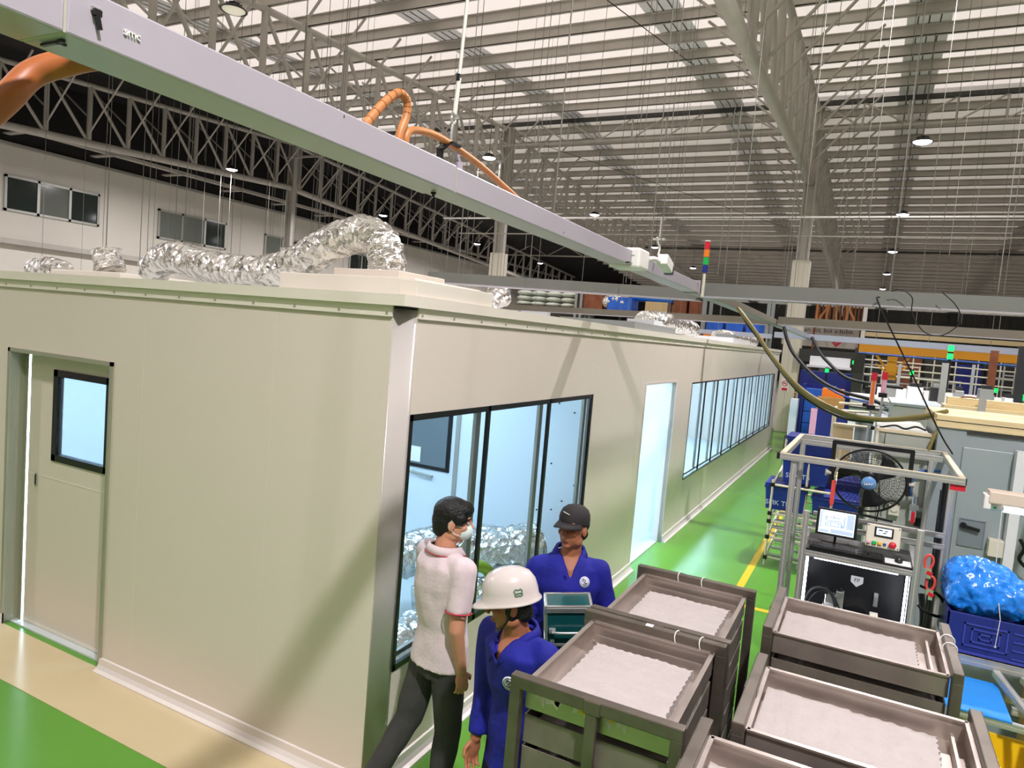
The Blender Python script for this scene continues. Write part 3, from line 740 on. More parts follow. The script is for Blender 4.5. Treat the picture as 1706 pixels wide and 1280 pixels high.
# cross bracing rods under the roof
def rod(a, b, label): tag(obj('brace_rod', MB().cyl(a, b, .012, n=5), M['mdark']), label, 'rod')
rod((-4.9, 6.0, roofz(6)-.35), (-3.0, 16.5, roofz(16.5)-.5), 'dark brace rod slanting under the near roof sheets')
rod((-11.5, 24, roofz(24)-.4), (.0, 44, roofz(44)-.4), 'dark brace rod slanting under the far roof sheets')

# ================================================================== FOIL DUCTS
def foil_tube(pts, r, seed, n=22, k=12, squash=1.0, amp=.10):
    P = smooth_path(pts, k); m2 = MB(); rn = random.Random(seed); vs = []; a = None; N = len(P)
    ph = [rn.uniform(0, 6.3) for _ in range(6)]
    for i in range(N):
        d = (P[min(i+1, N-1)]-P[max(i-1, 0)]).normalized()
        if a is None: a = d.orthogonal().normalized()
        a = (a-d*a.dot(d)).normalized(); b = d.cross(a)
        rib = 1+.035*math.sin(i*1.9)
        for q in range(n):
            t = 2*PI*q/n; p = P[i]+(math.cos(t)*a+math.sin(t)*b)*r
            w = 1+amp*noise.noise(p*9+V((seed, 0, 0)))+amp*.8*noise.noise(p*23+V((seed, 3, 0)))+amp*.5*noise.noise(p*47)
            off = (math.cos(t)*a+math.sin(t)*b)*r*rib*w
            off.z *= squash
            vs.append(P[i]+off)
    fs = [(i*n+q, i*n+(q+1) % n, (i+1)*n+(q+1) % n, (i+1)*n+q) for i in range(N-1) for q in range(n)]
    m2.add(vs, fs, True)
    m2.add(vs[:n], [tuple(range(n))], False); m2.add(vs[-n:], [tuple(range(n))], False)
    return m2
def duct(pts, r, seed, label, base=None, **k):
    o = obj('foil_duct', foil_tube(pts, r, seed, **k), M['foil']); return tag(o, label, 'duct', 'flexible foil ducts')
duct([(-3.05,.72,2.88),(-2.85,.68,2.98),(-2.6,.62,2.99),(-2.3,.6,2.94),(-1.95,.6,2.905),(-1.6,.6,2.91),(-1.3,.6,3.0),(-1.05,.6,3.12),(-.82,.6,3.19),(-.66,.6,3.14),(-.59,.6,3.02),(-.585,.6,2.93)], .118, 1, 'foil duct arching over the cleanroom roof into the cream box', k=16, n=26)
duct([(-4.0,1.0,2.87),(-4.05,1.0,2.95),(-4.08,1.0,3.07)], .125, 2, 'short upright foil duct end left of the arched duct')
duct([(-5.2,1.0,2.84),(-5.0,1.0,2.88),(-4.75,1.0,2.84)], .11, 3, 'foil duct scrap lying farthest left on the cleanroom roof')
duct([(-.62,6.5,2.93),(-.6,7.2,2.96),(-.6,8.0,2.98),(-.62,8.8,2.97),(-.62,9.35,2.93)], .155, 4, 'foil duct lying on the cleanroom roof behind the brown cross trunking', k=16)
duct([(-.8,12.75,2.92),(-.8,13.8,2.96),(-.75,15.2,2.95),(-.7,16.6,2.93),(-.7,17.3,2.92)], .15, 5, 'farthest foil duct on the cleanroom roof, toward the white column', k=14)
duct([(-2.3,5.0,2.76),(-2.3,5.05,3.0),(-2.25,5.3,3.1)], .14, 6, 'small foil duct elbow behind the first cross trunking')
# cream boxes on the roof above the corner
t = thing('filter_box', 'cream stepped fan filter box at the roof corner under the foil duct', 'filter unit', (-.4, .4, 2.74))
obj('box_body', MB().b2(-1.15, -.11, .25, 1.0, 2.745, 2.885), M['trimw'], t, bevel=.004)
obj('duct_collar', MB().b2(-.8, -.3, .35, .85, 2.885, 2.935), M['panel'], t, bevel=.004)
obj('side_box', MB().b2(-.105, .015, .1, .95, 2.776, 2.865), M['trimw'], t, bevel=.004)
t = thing('fan_unit', 'flat pale fan unit with grey lid behind the arched foil duct', 'filter unit', (-1.1, 1.3, 2.74))
obj('box_body', MB().b2(-1.45, -.55, 1.05, 1.9, 2.74, 2.89), M['panel_white'], t)
obj('lid', MB().b2(-1.42, -.95, 1.1, 1.5, 2.89, 2.93), M['mgrey'], t)
o = obj('filter_box', MB().b2(-4.5, -3.5, .75, 1.5, 2.745, 2.86), M['trimw'], bevel=.01); tag(o, 'low cream filter box under the short upright foil duct', 'filter unit')
t = thing('fan_unit', 'low grey fan unit on the cleanroom roof before the second foil duct', 'filter unit', (-.5, 5.2, 2.74))
obj('box_body', MB().b2(-1.0, -.1, 4.4, 6.2, 2.74, 2.86), M['mgrey'], t); obj('motor_cover', MB().b2(-.55, -.2, 5.5, 5.9, 2.86, 2.93), M['mwhite'], t)
t = thing('fan_unit', 'low grey fan unit on the cleanroom roof beside the farthest duct', 'filter unit', (-.5, 11.5, 2.74))
obj('box_body', MB().b2(-1.0, -.1, 10.6, 12.6, 2.74, 2.88), M['mwhite'], t); obj('motor_cover', MB().b2(-.5, -.2, 11.0, 11.4, 2.88, 2.95), M['mgrey'], t)
# ducts stored inside the cleanroom behind the first window
duct([(-2.2,1.5,.2),(-1.6,1.7,.45),(-1.15,2.1,.62),(-.75,2.4,.66),(-.42,2.58,.70),(-.32,2.72,.73)], .2, 7, 'large foil duct slumped across the cleanroom floor behind the first window', k=14, n=26, amp=.07)
duct([(-.95,1.75,.3),(-.7,2.0,.34),(-.45,2.3,.36),(-.25,2.5,.38)], .15, 8, 'lower foil duct piled under the large one behind the window', k=12)
duct([(-.75,.4,.16),(-.5,.45,.35),(-.32,.6,.5),(-.28,.85,.58)], .15, 9, 'foil duct rising beside the left edge of the first window', k=12)
o = obj('hose_coil', MB().tube(arc((-.5,1.95,.5), .17, -.3, PI+.3, 16, (.5,.85,0), (0,0,1)), .05, 10), M['greenhose'], base=(-.5,1.95,.3)); tag(o, 'thick green hose bent behind the first window', 'hose')

# ================================================================== TRAY TROLLEYS
def trolley(cx, cy, rot, label, seed, ties=(), tags=()):
    """long axis along local Y, 0.595 wide, 0.74 long, top bar at 1.45"""
    t = thing('tray_trolley', label, 'trolley', (0,0,0), 'tray trolleys')
    W, L, Z = .6, .745, 1.45
    rn = random.Random(seed)
    a = .042
    for s in (-1, 1):
        fr = MB()
        y = s*(L/2-.02)
        for x in (-W/2+.02, W/2-.02): fr.b2(x-.02, x+.02, y-.02, y+.02, .12, Z-.04)
        fr.b2(-W/2, W/2, y-.02, y+.02, Z-.045, Z)
        fr.b2(-W/2, W/2, y-.015, y+.015, .15, .19)
        if s < 0: fr.b2(-.02, .02, y-.022, y+.0, .15, Z-.03); fr.b2(-.03, .03, y-.024, y+.022, Z-.05, Z-.002)
        obj('end_frame', fr, M['stain_dk'], t, bevel=.004)
    for x in (-W/2+.015, W/2-.015):
        fr = MB(); fr.b2(x-.015, x+.015, -L/2+.03, L/2-.03, .15, .19)
        obj('side_rail', fr, M['stain_dk'], t)
    for sx in (-1, 1):
        for sy in (-1, 1):
            x = sx*(W/2-.04); y = sy*(L/2-.06)
            c = obj('caster', MB().cyl((x-.015,y,.05),(x+.015,y,.05),.05,n=14), M['black'], t)
            obj('caster_fork', MB().b2(x-.022,x-.016,y-.02,y+.02,.04,.12).b2(x+.016,x+.022,y-.02,y+.02,.04,.12).b2(x-.022,x+.022,y-.02,y+.02,.11,.12), M['stain_dk'], c)
    for k in range(9):
        z1 = Z-.035-.115*k; z0 = z1-(.098 if k else .088); w = W/2-.047; l = L/2-.048 if k else L/2-.045
        m2 = MB(); th = .006
        m2.b2(-w, w, -l, l, z0, z0+th)
        for s in (-1, 1):
            m2.b2(-w, w, s*l-th/2, s*l+th/2, z0, z1); m2.b2(s*w-th/2, s*w+th/2, -l, l, z0, z1)
        if k == 0:
            for s in (-1, 1): m2.b2(-w-.004, w+.004, s*l-.009, s*l+.009, z1-.004, z1+.003); m2.b2(s*w-.009, s*w+.009, -l, l, z1-.004, z1+.003)
            # inner ledge
            m2.b2(-w+.03, w-.03, l-.05, l-.04, z0, z0+.05)
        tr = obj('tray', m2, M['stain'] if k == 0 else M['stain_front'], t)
        if k == 0:
            # white layered sheets with a scalloped far edge
            m3 = MB(); nx, ny = 36, 40; vs = []; fs = []
            X0, X1, Y0, Y1 = -w+.05, w-.05, -l+.012, l-.085
            for i in range(nx+1):
                for j in range(ny+1):
                    u = i/nx; v = j/ny
                    edge = .010*abs(math.sin(u*PI*11)) ; edgex = .008*abs(math.sin(v*PI*12))
                    x = X0+(X1-X0)*u+(edgex if i == 0 else (-edgex if i == nx else 0)); y = Y0+(Y1-edge-Y0)*v
                    z = z0+.036+.006*noise.noise(V((x*9+seed, y*9, 0)))+(.004 if v < .55+.05*math.sin(seed) else 0)+.0015*math.sin(v*70)
                    vs.append((x, y, z))
            fs = [(i*(ny+1)+j, (i+1)*(ny+1)+j, (i+1)*(ny+1)+j+1, i*(ny+1)+j+1) for i in range(nx) for j in range(ny)]
            m3.add(vs, fs, True)
            rim = [i*(ny+1) for i in range(nx+1)]+[nx*(ny+1)+j for j in range(1, ny+1)]+[i*(ny+1)+ny for i in range(nx-1, -1, -1)]+[j for j in range(ny-1, 0, -1)]
            low = [(vs[q][0], vs[q][1], z0+th) for q in rim]; n_ = len(rim)
            m3.add([vs[q] for q in rim]+low, [(q, (q+1) % n_, n_+(q+1) % n_, n_+q) for q in range(n_)], False)
            obj('white_sheet_stack', m3, M['powder'], tr)
        elif k < 4:
            obj('white_sheet_stack', MB().b2(-w+.02, w-.02, -l+.01, l-.03, z0+th, z0+.05), M['powder'], tr)
        if k in (0, 2) and 'peel' in tags:
            y = -l-.0045
            for q in range(7):
                x0 = rn.uniform(-w+.02, w-.12); wd = rn.uniform(.02, .07); zz = z1-.012
                if k == 0: obj('torn_label', MB().add([(x0, y, zz), (x0+wd, y, zz-.003), (x0+wd*.8, y, zz-rn.uniform(.02, .06)), (x0+wd*.5, y, zz-rn.uniform(.03, .045)), (x0+.1*wd, y, zz-rn.uniform(.02, .06))], [(0, 1, 2, 3, 4)]), M['peel'], tr)
            obj('yellow_sticker', MB().b2(-.055, -.025, y-.001, y, z1-.045, z1-.02).b2(.05, .065, y-.001, y, z1-.04, z1-.02), M['tag'], tr)
    for (x, s) in ties:
        y = s*(L/2-.02)
        pts = [(x+.004*math.sin(q), y+.028*math.cos(q*2*PI/12), Z-.022+.03*math.sin(q*2*PI/12)) for q in range(12)]
        obj('cable_tie', MB().tube(pts, .0025, 5, closed=True), M['white'], t)
    if 'rag' in tags:
        m3 = MB()
        for q in range(5):
            m3.tube(smooth_path([(W/2*0+rn.uniform(-.09,.03), L/2+.002+rn.uniform(-.02,.01), Z-.05+rn.uniform(-.05,.04)) for _ in range(5)], 5), .006, 6)
        obj('tied_string', m3, M['wire_w'], t)
    if 'tape' in tags: obj('paper_tag', MB().b2(-.03, 0, L/2-.035, L/2-.01, Z, Z+.002), M['paper'], t)
    t.location = (cx, cy, 0); t.rotation_euler = (0, 0, rot)
    return t
trolley(1.537, -.545, 0, 'steel tray trolley nearest the worker in the white helmet, labels peeling off its front', 1, ((.1,1),(.2,1)), ('peel','tape'))
trolley(1.545, .212, 0, 'steel tray trolley behind the one with peeling labels, beside the worker holding the case', 2, ((-.08,1),(.04,1)), ())
trolley(2.305, .43, -PI/2, 'steel tray trolley in front of the test bench', 3, ((-.12,1),(-.02,1)), ())
trolley(2.325, -.465, -PI/2, 'steel tray trolley with string tied on its right end, beside the yellow bin', 4, (), ('rag',))
trolley(2.235, -1.09, -PI/2, 'steel tray trolley cut off by the bottom edge of the view', 5, (), ())
# ================================================================== PEOPLE
def fuse(name, mb, voxel, smooth=4, wrinkle=0, wfreq=9, cut=None, stretchz=.5):
    """melt the overlapping volumes of mb into one continuous smooth surface"""
    me = bpy.data.meshes.new('tmp'); me.from_pydata([tuple(p) for p in mb.v], [], mb.f)
    bm = bmesh.new(); bm.from_mesh(me); bmesh.ops.recalc_face_normals(bm, faces=bm.faces); bm.to_mesh(me); bm.free()
    o = bpy.data.objects.new('tmp', me); C.objects.link(o)
    r = o.modifiers.new('r', 'REMESH'); r.mode = 'VOXEL'; r.voxel_size = voxel; r.use_smooth_shade = True
    if smooth:
        s = o.modifiers.new('s', 'SMOOTH'); s.iterations = smooth; s.factor = .5
    dg = bpy.context.evaluated_depsgraph_get(); dg.update()
    out = bpy.data.meshes.new_from_object(o.evaluated_get(dg)); out.name = name
    bpy.data.objects.remove(o); bpy.data.meshes.remove(me)
    if wrinkle or cut:
        bm = bmesh.new(); bm.from_mesh(out); bm.normal_update()
        if wrinkle:
            for v in bm.verts:
                p = v.co; q = V((p.x*wfreq, p.y*wfreq, p.z*wfreq*stretchz))
                d = noise.noise(q)+.5*noise.noise(q*2.3+V((5, 1, 0)))
                v.co = p+v.normal*(wrinkle*d)
        if cut:
            bad = [f for f in bm.faces if cut(f.calc_center_median())]
            bmesh.ops.delete(bm, geom=bad, context='FACES')
            loose = [v for v in bm.verts if not v.link_faces]
            bmesh.ops.delete(bm, geom=loose, context='VERTS')
            for _ in range(14):
                new = {}
                for v in bm.verts:
                    nb = [e.other_vert(v).co for e in v.link_edges if e.is_boundary]
                    if len(nb) == 2: new[v] = v.co*.4+(nb[0]+nb[1])*.3
                for v, c in new.items(): v.co = c
        bm.to_mesh(out); bm.free()
    out.polygons.foreach_set('use_smooth', [True]*len(out.polygons)); out.update()
    return out
def cap_(m, a, b, r0, r1, n=14):
    a = V(a); b = V(b); m.cyl(a, b, r0, r1, n=n); m.ell(a, (r0,)*3, n=n); m.ell(b, (r1,)*3, n=n)
def torso(m, J, g=0, hem=None):
    """stack of ellipses from hips to neck base; g = cloth allowance"""
    S = [(J['pel']-V((0,0,.10)), .158, .112), (J['pel'], .160, .118), (J['waist'], .142, .102), (J['chest']-V((0,0,.08)), .156, .112), (J['chest'], .172, .118), (J['neck']-V((0,0,.075)), .165, .10), (J['neck']-V((0,0,.03)), .115, .075), (J['neck'], .062, .06)]
    if hem is not None: S = [(V((J['pel'].x, J['pel'].y, hem)), .166, .125)]+[s for s in S if s[0].z > hem+.03]
    m.loft([(c, V((rx+g, 0, 0)), V((0, ry+g, 0))) for c, rx, ry in S], 28)
def hand(m, w, d, palm, thumb, curl=.5, L=.18):
    """palm plus five bent fingers; d = direction, palm = palm normal, thumb = side the thumb leaves"""
    w = V(w); d = V(d).normalized(); palm = V(palm); palm = (palm-d*palm.dot(d)).normalized(); t = V(thumb); t = (t-d*t.dot(d)-palm*t.dot(palm)).normalized()
    R = Matrix((t, d, palm)).transposed()
    m.ell(w+d*.05, (.040, .055, .0155), R, 14); m.ell(w+d*.012, (.027, .03, .019), R, 12)
    for k, (off, ln) in enumerate(((.0305, .070), (.0105, .078), (-.0105, .072), (-.030, .056))):
        p = w+d*(.088-.004*abs(k-1.2))+t*off; dd = (d+t*off*1.6).normalized(); seg = ln/2.6; r = .0088
        ang = 0
        for s in range(3):
            ang += curl*(.55+.25*s); q = p+(dd*math.cos(ang)+palm*math.sin(ang))*seg
            cap_(m, p, q, r, r*.92, 8); p = q; r *= .92; seg *= .86
    p = w+d*.028+t*.028; q = p+(d*.6+t*.75+palm*.25).normalized()*.034; z = q+(d*.9+t*.2+palm*(.3+.4*curl)).normalized()*.032
    cap_(m, p, q, .0125, .0105, 8); cap_(m, q, z, .0102, .0085, 8)
def head_prims(m, HC, HR):
    e = lambda c, r, n=18: m.ell(HC+HR @ V(c), r, HR, n)
    e((0,-.014,.026), (.073,.091,.086), 24); e((0,.018,-.032), (.060,.064,.080), 20); e((0,.05,-.092), (.026,.022,.019))
    e((0,.072,.036), (.052,.018,.012)); e((0,.079,-.057), (.022,.010,.0075)); e((0,.077,-.069), (.019,.010,.008))
    for s in (-1, 1):
        e((s*.073,-.008,-.008), (.009,.021,.033)); e((s*.036,.058,-.022), (.022,.022,.020)); e((s*.045,.0,-.065), (.018,.04,.03))
        e((s*.011,.098,-.026), (.009,.010,.008))
    cap_(m, HC+HR @ V((0,.083,.022)), HC+HR @ V((0,.105,-.022)), .0075, .0115, 10)
def person(label, base, rot, J, hands, HR, skin, voxel=.005, legs=True):
    t = thing('person', label, 'person', (0,0,0))
    m = MB()
    torso(m, J)
    HC = J['head']
    cap_(m, J['neck']-V((0,0,.03)), HC+HR @ V((0,-.018,-.06)), .060, .054)
    head_prims(m, HC, HR)
    for s in ('R', 'L'):
        cap_(m, J['sh'+s], J['el'+s], .052, .040); cap_(m, J['el'+s], J['wr'+s], .040, .027)
        cap_(m, J['neck']-V((0,0,.05)), J['sh'+s]-V((0,0,.005)), .046, .052)
        cap_(m, J['hip'+s], J['kn'+s], .083, .056); cap_(m, J['kn'+s], J['an'+s], .054, .038)
        tr = J['toe'+s]; cap_(m, J['an'+s], tr, .04, .032); cap_(m, J['an'+s]-V((0,0,.02)), J['an'+s]+(J['an'+s]-tr)*.15-V((0,0,.03)), .036, .034)
    for h in hands: hand(m, *h)
    me = fuse('body', m, voxel, 3); me.materials.append(skin)
    lk('body', me, t)
    pass
    for s in (-1, 1):
        mb = MB().ell(HC+HR @ V((s*.030,.0795,.010)), (.0125,.009,.0058), HR, 12)
        ey = obj('eye', mb, M['eyew'], t)
        obj('iris', MB().ell(HC+HR @ V((s*.030,.0865,.010)), (.0052,.003,.0052), HR, 10), M['eyed'], ey)
        obj('eyebrow', MB().tube([HC+HR @ V((s*a, y, z)) for a, y, z in ((.014,.089,.030),(.030,.0885,.035),(.048,.079,.031))], .0035, 6), M['hair'], t)
    obj('mouth', MB().tube([HC+HR @ V((x, y, -.0625)) for x, y in ((-.022,.080),(-.010,.0885),(0,.0898),(.010,.0885),(.022,.080))], .0026, 6), M['lip'], t)
    return t
def shoes(t, J, m_):
    for s in ('R', 'L'):
        a = J['an'+s]; b = J['toe'+s]; m = MB(); d = (b-a)
        cap_(m, a-V((0,0,.025)), b+V((0,0,.0)), .048, .042); m.ell(a+V((0,0,.0))-d*.12-V((0,0,.02)), (.045,.05,.045))
        me = fuse('shoe', m, .012, 2); me.materials.append(m_); lk('shoe', me, t)
def trousers(t, J, m_, top):
    m = MB()
    S = [(J['pel']-V((0,0,.12)), .160, .120), (J['pel'], .165, .124), (V((J['pel'].x, J['pel'].y, top)), .155, .115)]
    m.loft([(c, V((rx, 0, 0)), V((0, ry, 0))) for c, rx, ry in S], 24)
    for s in ('R', 'L'):
        cap_(m, J['hip'+s], J['kn'+s], .098, .072); cap_(m, J['kn'+s], J['an'+s]+V((0,0,.03)), .072, .062)
    me = fuse('trousers', m, .010, 5, .009, 8); me.materials.append(m_); return lk('trousers', me, t)
def shirt(t, J, m_, hem, sleeve, cut, name='shirt', g=.018, wr=.011):
    m = MB(); torso(m, J, g, hem)
    for s in ('R', 'L'):
        cap_(m, J['neck']-V((0,0,.055)), J['sh'+s], .062, .068)
        e = J['el'+s]; sh = J['sh'+s]
        if sleeve == 'short': m.cyl(sh, sh+(e-sh)*.72, .070, .066, n=18); m.ell(sh, (.070,)*3)
        else:
            cap_(m, sh, e, .068, .056); w = J['wr'+s]; m.cyl(e, e+(w-e)*.93, .055, .042, n=16)
    me = fuse(name, m, .009, 5, wr, 9, cut); me.materials.append(m_)
    o = lk(name, me, t); sd = o.modifiers.new('solid', 'SOLIDIFY'); sd.thickness = .003; sd.offset = -1
    return o
def collar(parent, N, m_, vdepth, name='collar', r=(.070,.066), drop=.034, flare=.030, pipe=None):
    """folded collar running from the front opening round the back of the neck; N = neck base"""
    n = 28; ins = []; out = []; mid = []
    for i in range(n+1):
        a = math.radians(90+18+(360-36)*i/n); u = abs(i/n-.5)*2        # u=1 at the front ends
        fr = max(0, (u-.62)/.38)
        x = r[0]*math.cos(a)*(1-.45*fr); y = r[1]*math.sin(a)-.006+.035*fr
        z = N.z+.034-.020*u-vdepth*fr**1.3
        ins.append(V((N.x+x, N.y+y, z)))
        k = V((math.cos(a), math.sin(a), 0))
        mid.append(ins[-1]+k*.012+V((0,0,.006)))
        out.append(ins[-1]+k*(flare+.012*fr)+V((0,0,-drop-.006*fr)))
    mb = MB(); vs = ins+mid+out; k = n+1
    mb.add(vs, [(i, i+1, k+i+1, k+i) for i in range(n)]+[(k+i, k+i+1, 2*k+i+1, 2*k+i) for i in range(n)], True)
    o = obj(name, mb, m_, parent); sd = o.modifiers.new('solid', 'SOLIDIFY'); sd.thickness = .004
    if pipe: obj('red_piping', MB().tube([p+V((0,0,-.001)) for p in out], .0028, 6), pipe, o)
    return o
def rot_head(yaw, pitch, roll=0):
    return Matrix.Rotation(yaw, 3, 'Z') @ Matrix.Rotation(pitch, 3, 'X') @ Matrix.Rotation(roll, 3, 'Y')
def joints(**k): return {a: V(b) for a, b in k.items()}
def on_front(o, x, z):
    from mathutils.bvhtree import BVHTree
    me = o.data; t = BVHTree.FromPolygons([v.co for v in me.vertices], [tuple(p.vertices) for p in me.polygons])
    co, n, i, d = t.ray_cast(V((x, .6, z)), V((0, -1, 0)))
    q = [t.ray_cast(V((x+a, .6, z+b)), V((0, -1, 0)))[0] for a, b in ((-.02,-.02),(.02,-.02),(0,.025))]
    n = (q[1]-q[0]).cross(q[2]-q[0]); n = n if n.y > 0 else -n
    return co+n.normalized()*.004, n
def badge(parent, pos, nrm, r, up=(0,0,1)):
    """round white print with a dark emblem on a shirt"""
    n = V(nrm).normalized(); u = V(up); u = (u-n*u.dot(n)).normalized(); x = u.cross(n); R = Matrix((x, u, n)).transposed()
    mb = MB().lathe([(0, .001), (r, .001), (r, -.002)], pos, 24, R)
    o = obj('chest_print', mb, M['logo_w'], parent)
    P = lambda a, b: V(pos)+x*a*r+u*b*r+n*.0016
    m2 = MB().tube(arc(P(0, 0), r*.80, 0, 2*PI, 24, x, u)[:-1], r*.035, 4, closed=True)
    m2.tube([P(-.45,.1), P(-.1,.45), P(.25,.35), P(.1,.1), P(-.2,-.05), P(.1,-.3), P(.45,-.2)], r*.09, 5).tube([P(-.4,-.35), P(-.1,-.5), P(.3,-.5)], r*.07, 5).tube([P(-.5,.35), P(-.2,.62)], r*.06, 5)
    obj('emblem', m2, M['ink'], o)
    return o

# ---- the man in the pale polo shirt, seen from behind
J = joints(pel=(0,0,.90), waist=(0,-.005,1.05), chest=(0,-.015,1.27), neck=(0,-.025,1.455), head=(.012,.012,1.603),
           shR=(.178,-.02,1.39), elR=(.215,-.06,1.10), wrR=(.205,.0,.865), shL=(-.178,-.01,1.39), elL=(-.215,.03,1.11), wrL=(-.19,.16,.93),
           hipR=(.088,.0,.86), knR=(.095,.02,.48), anR=(.10,-.02,.10), toeR=(.115,.12,.045),
           hipL=(-.088,-.01,.86), knL=(-.10,-.10,.50), anL=(-.12,-.30,.17), toeL=(-.125,-.22,.05))
HR = rot_head(-.62, -.10)
t = person('person in a pale pink polo shirt, back turned, standing by the window', None, 0, J,
           [(J['wrR'], (.02,.12,-1), (-1,.1,0), (.1,1,.1), .45), (J['wrL'], (.1,.6,-.8), (1,0,0), (0,1,.6), .4)], HR, M['skin_lt'])
HC = J['head']
m = MB(); e = lambda c, r: m.ell(HC+HR @ V(c), r, HR, 22)
e((0,-.014,.046), (.086,.103,.084)); e((0,-.046,.0), (.080,.070,.078)); e((0,.038,.072), (.072,.062,.045)); e((.0,-.06,-.05), (.062,.046,.045)); e((.056,.02,.03), (.03,.05,.04)); e((-.056,.02,.03), (.03,.05,.04))
me = fuse('hair', m, .007, 5, .002, 30, lambda c: False, 1); me.materials.append(M['hair']); lk('hair', me, t)
m = MB(); m.ell(HC+HR @ V((0,.062,-.045)), (.052,.055,.048), HR, 18)
me = fuse('face_mask', m, .006, 3); me.materials.append(M['mask']); o = lk('face_mask', me, t)
for s in (-1, 1): obj('ear_loop', MB().tube([HC+HR @ V(p) for p in ((s*.05,.06,-.02),(s*.073,.02,.0),(s*.08,-.012,.022),(s*.08,-.02,-.02),(s*.07,.02,-.05),(s*.05,.06,-.065))], .002, 5), M['mask'], o)
trousers(t, J, M['trouser'], .97)
sh = shirt(t, J, M['polo'], .835, 'short', lambda c: c.z > 1.452 and (c.x**2+c.y**2) < .0075, 'polo_shirt', .020, .009)
collar(sh, J['neck']-V((0,0,.004)), M['polo'], .02, 'collar', pipe=M['polored'])
for s in ('R', 'L'):
    a = J['sh'+s]; b = J['el'+s]; c = a+(b-a)*.71; d = (b-a).normalized(); x = d.orthogonal().normalized(); y = d.cross(x)
    obj('sleeve_piping', MB().tube(arc(c, .068, 0, 2*PI, 24, x, y)[:-1], .004, 6, closed=True), M['polored'], sh)
shoes(t, J, M['sole'])
t.location = (.335, .10, 0); t.rotation_euler = (0, 0, -.42)

# ---- the worker in the black cap carrying the case
J = joints(pel=(0,0,.90), waist=(0,.0,1.04), chest=(0,.0,1.245), neck=(0,-.01,1.415), head=(.0,.025,1.562),
           shR=(.172,-.005,1.318), elR=(.225,-.01,1.075), wrR=(.205,.185,1.0), shL=(-.172,-.005,1.318), elL=(-.240,.0,1.08), wrL=(-.185,.205,1.0),
           hipR=(.09,.0,.85), knR=(.10,.02,.47), anR=(.11,-.02,.09), toeR=(.14,.13,.04),
           hipL=(-.09,.0,.85), knL=(-.10,.02,.47), anL=(-.11,-.02,.09), toeL=(-.14,.13,.04))
HR = rot_head(-.60, .12, .03)
t = person('person in a black cap and royal blue shirt holding a teal case with both hands', None, 0, J,
           [(J['wrR'], (-.62,.78,-.02), (-.25,.05,1), (.9,.55,.35), .42), (J['wrL'], (.58,.85,-.02), (.25,.05,1), (-.9,.55,.35), .42)], HR, M['skin'])
HC = J['head']
m = MB(); e = lambda c, r: m.ell(HC+HR @ V(c), r, HR, 20)
e((0,-.03,.03), (.079,.082,.07)); e((0,-.055,-.03), (.068,.05,.05)); 
me = fuse('hair', m, .007, 3, .004, 34, None, 1); me.materials.append(M['hair']); lk('hair', me, t)
# cap: crown, peak, button
prof = [(.089, -.014), (.0905, 0), (.0915, .02), (.088, .045), (.075, .072), (.048, .092), (.012, .100), (0, .1005)]
mb = MB(); vs = []; n = 28; P = len(prof)
for i in range(n):
    a = 2*PI*i/n
    for r, z in prof: vs.append(HC+HR @ (V((0,-.008,.036))+V((r*.92*math.cos(a), r*1.12*math.sin(a), z*1.0+.006*math.sin(a)*(z < .03)))))
mb.add(vs, [(i*P+k, ((i+1) % n)*P+k, ((i+1) % n)*P+k+1, i*P+k+1) for i in range(n) for k in range(P-1)], True)
cp = obj('cap', mb, M['cap'], t); sd = cp.modifiers.new('solid', 'SOLIDIFY'); sd.thickness = .003
mb = MB(); vs = []; n = 16
for i in range(n+1):
    a = math.radians(28+124*i/n)
    for k in range(5):
        q = k/4; ex = .078*max(0, math.sin((a-math.radians(28))/math.radians(124)*PI))**.6
        vs.append(HC+HR @ V((.083*math.cos(a)*(1+.10*q), -.008+.101*math.sin(a)+ex*q, .036-.020*q*q-.014*abs(math.cos(a))*q)))
mb.add(vs, [(i*5+k, (i+1)*5+k, (i+1)*5+k+1, i*5+k+1) for i in range(n) for k in range(4)], True)
o = obj('peak', mb, M['cap'], cp); sd = o.modifiers.new('solid', 'SOLIDIFY'); sd.thickness = .004
obj('cap_mark', MB().tube([HC+HR @ V((x, .0945, .082+.004*k)) for k, x in enumerate((-.020,-.005,.010,.020))], .002, 5), M['wire_w'], cp)
trousers(t, J, M['navycloth'], .95)
def vcut(c, z0=1.300, k=.42, zt=1.413): 
    return (c.z > zt and (c.x**2+(c.y+.01)**2) < .0078) or (c.y > .02 and c.z > z0 and abs(c.x) < (c.z-z0)*k)
sh = shirt(t, J, M['bluecloth'], .80, 'long', vcut, 'work_shirt')
collar(sh, J['neck'], M['bluecloth'], .095, 'collar', r=(.072,.070))
bpos, bn = on_front(sh, -.080, 1.290); badge(sh, bpos, bn, .030)
shoes(t, J, M['sole'])
t.location = (.835, .605, 0); t.rotation_euler = (0, 0, math.atan2(-.45, -.89))
capman = t
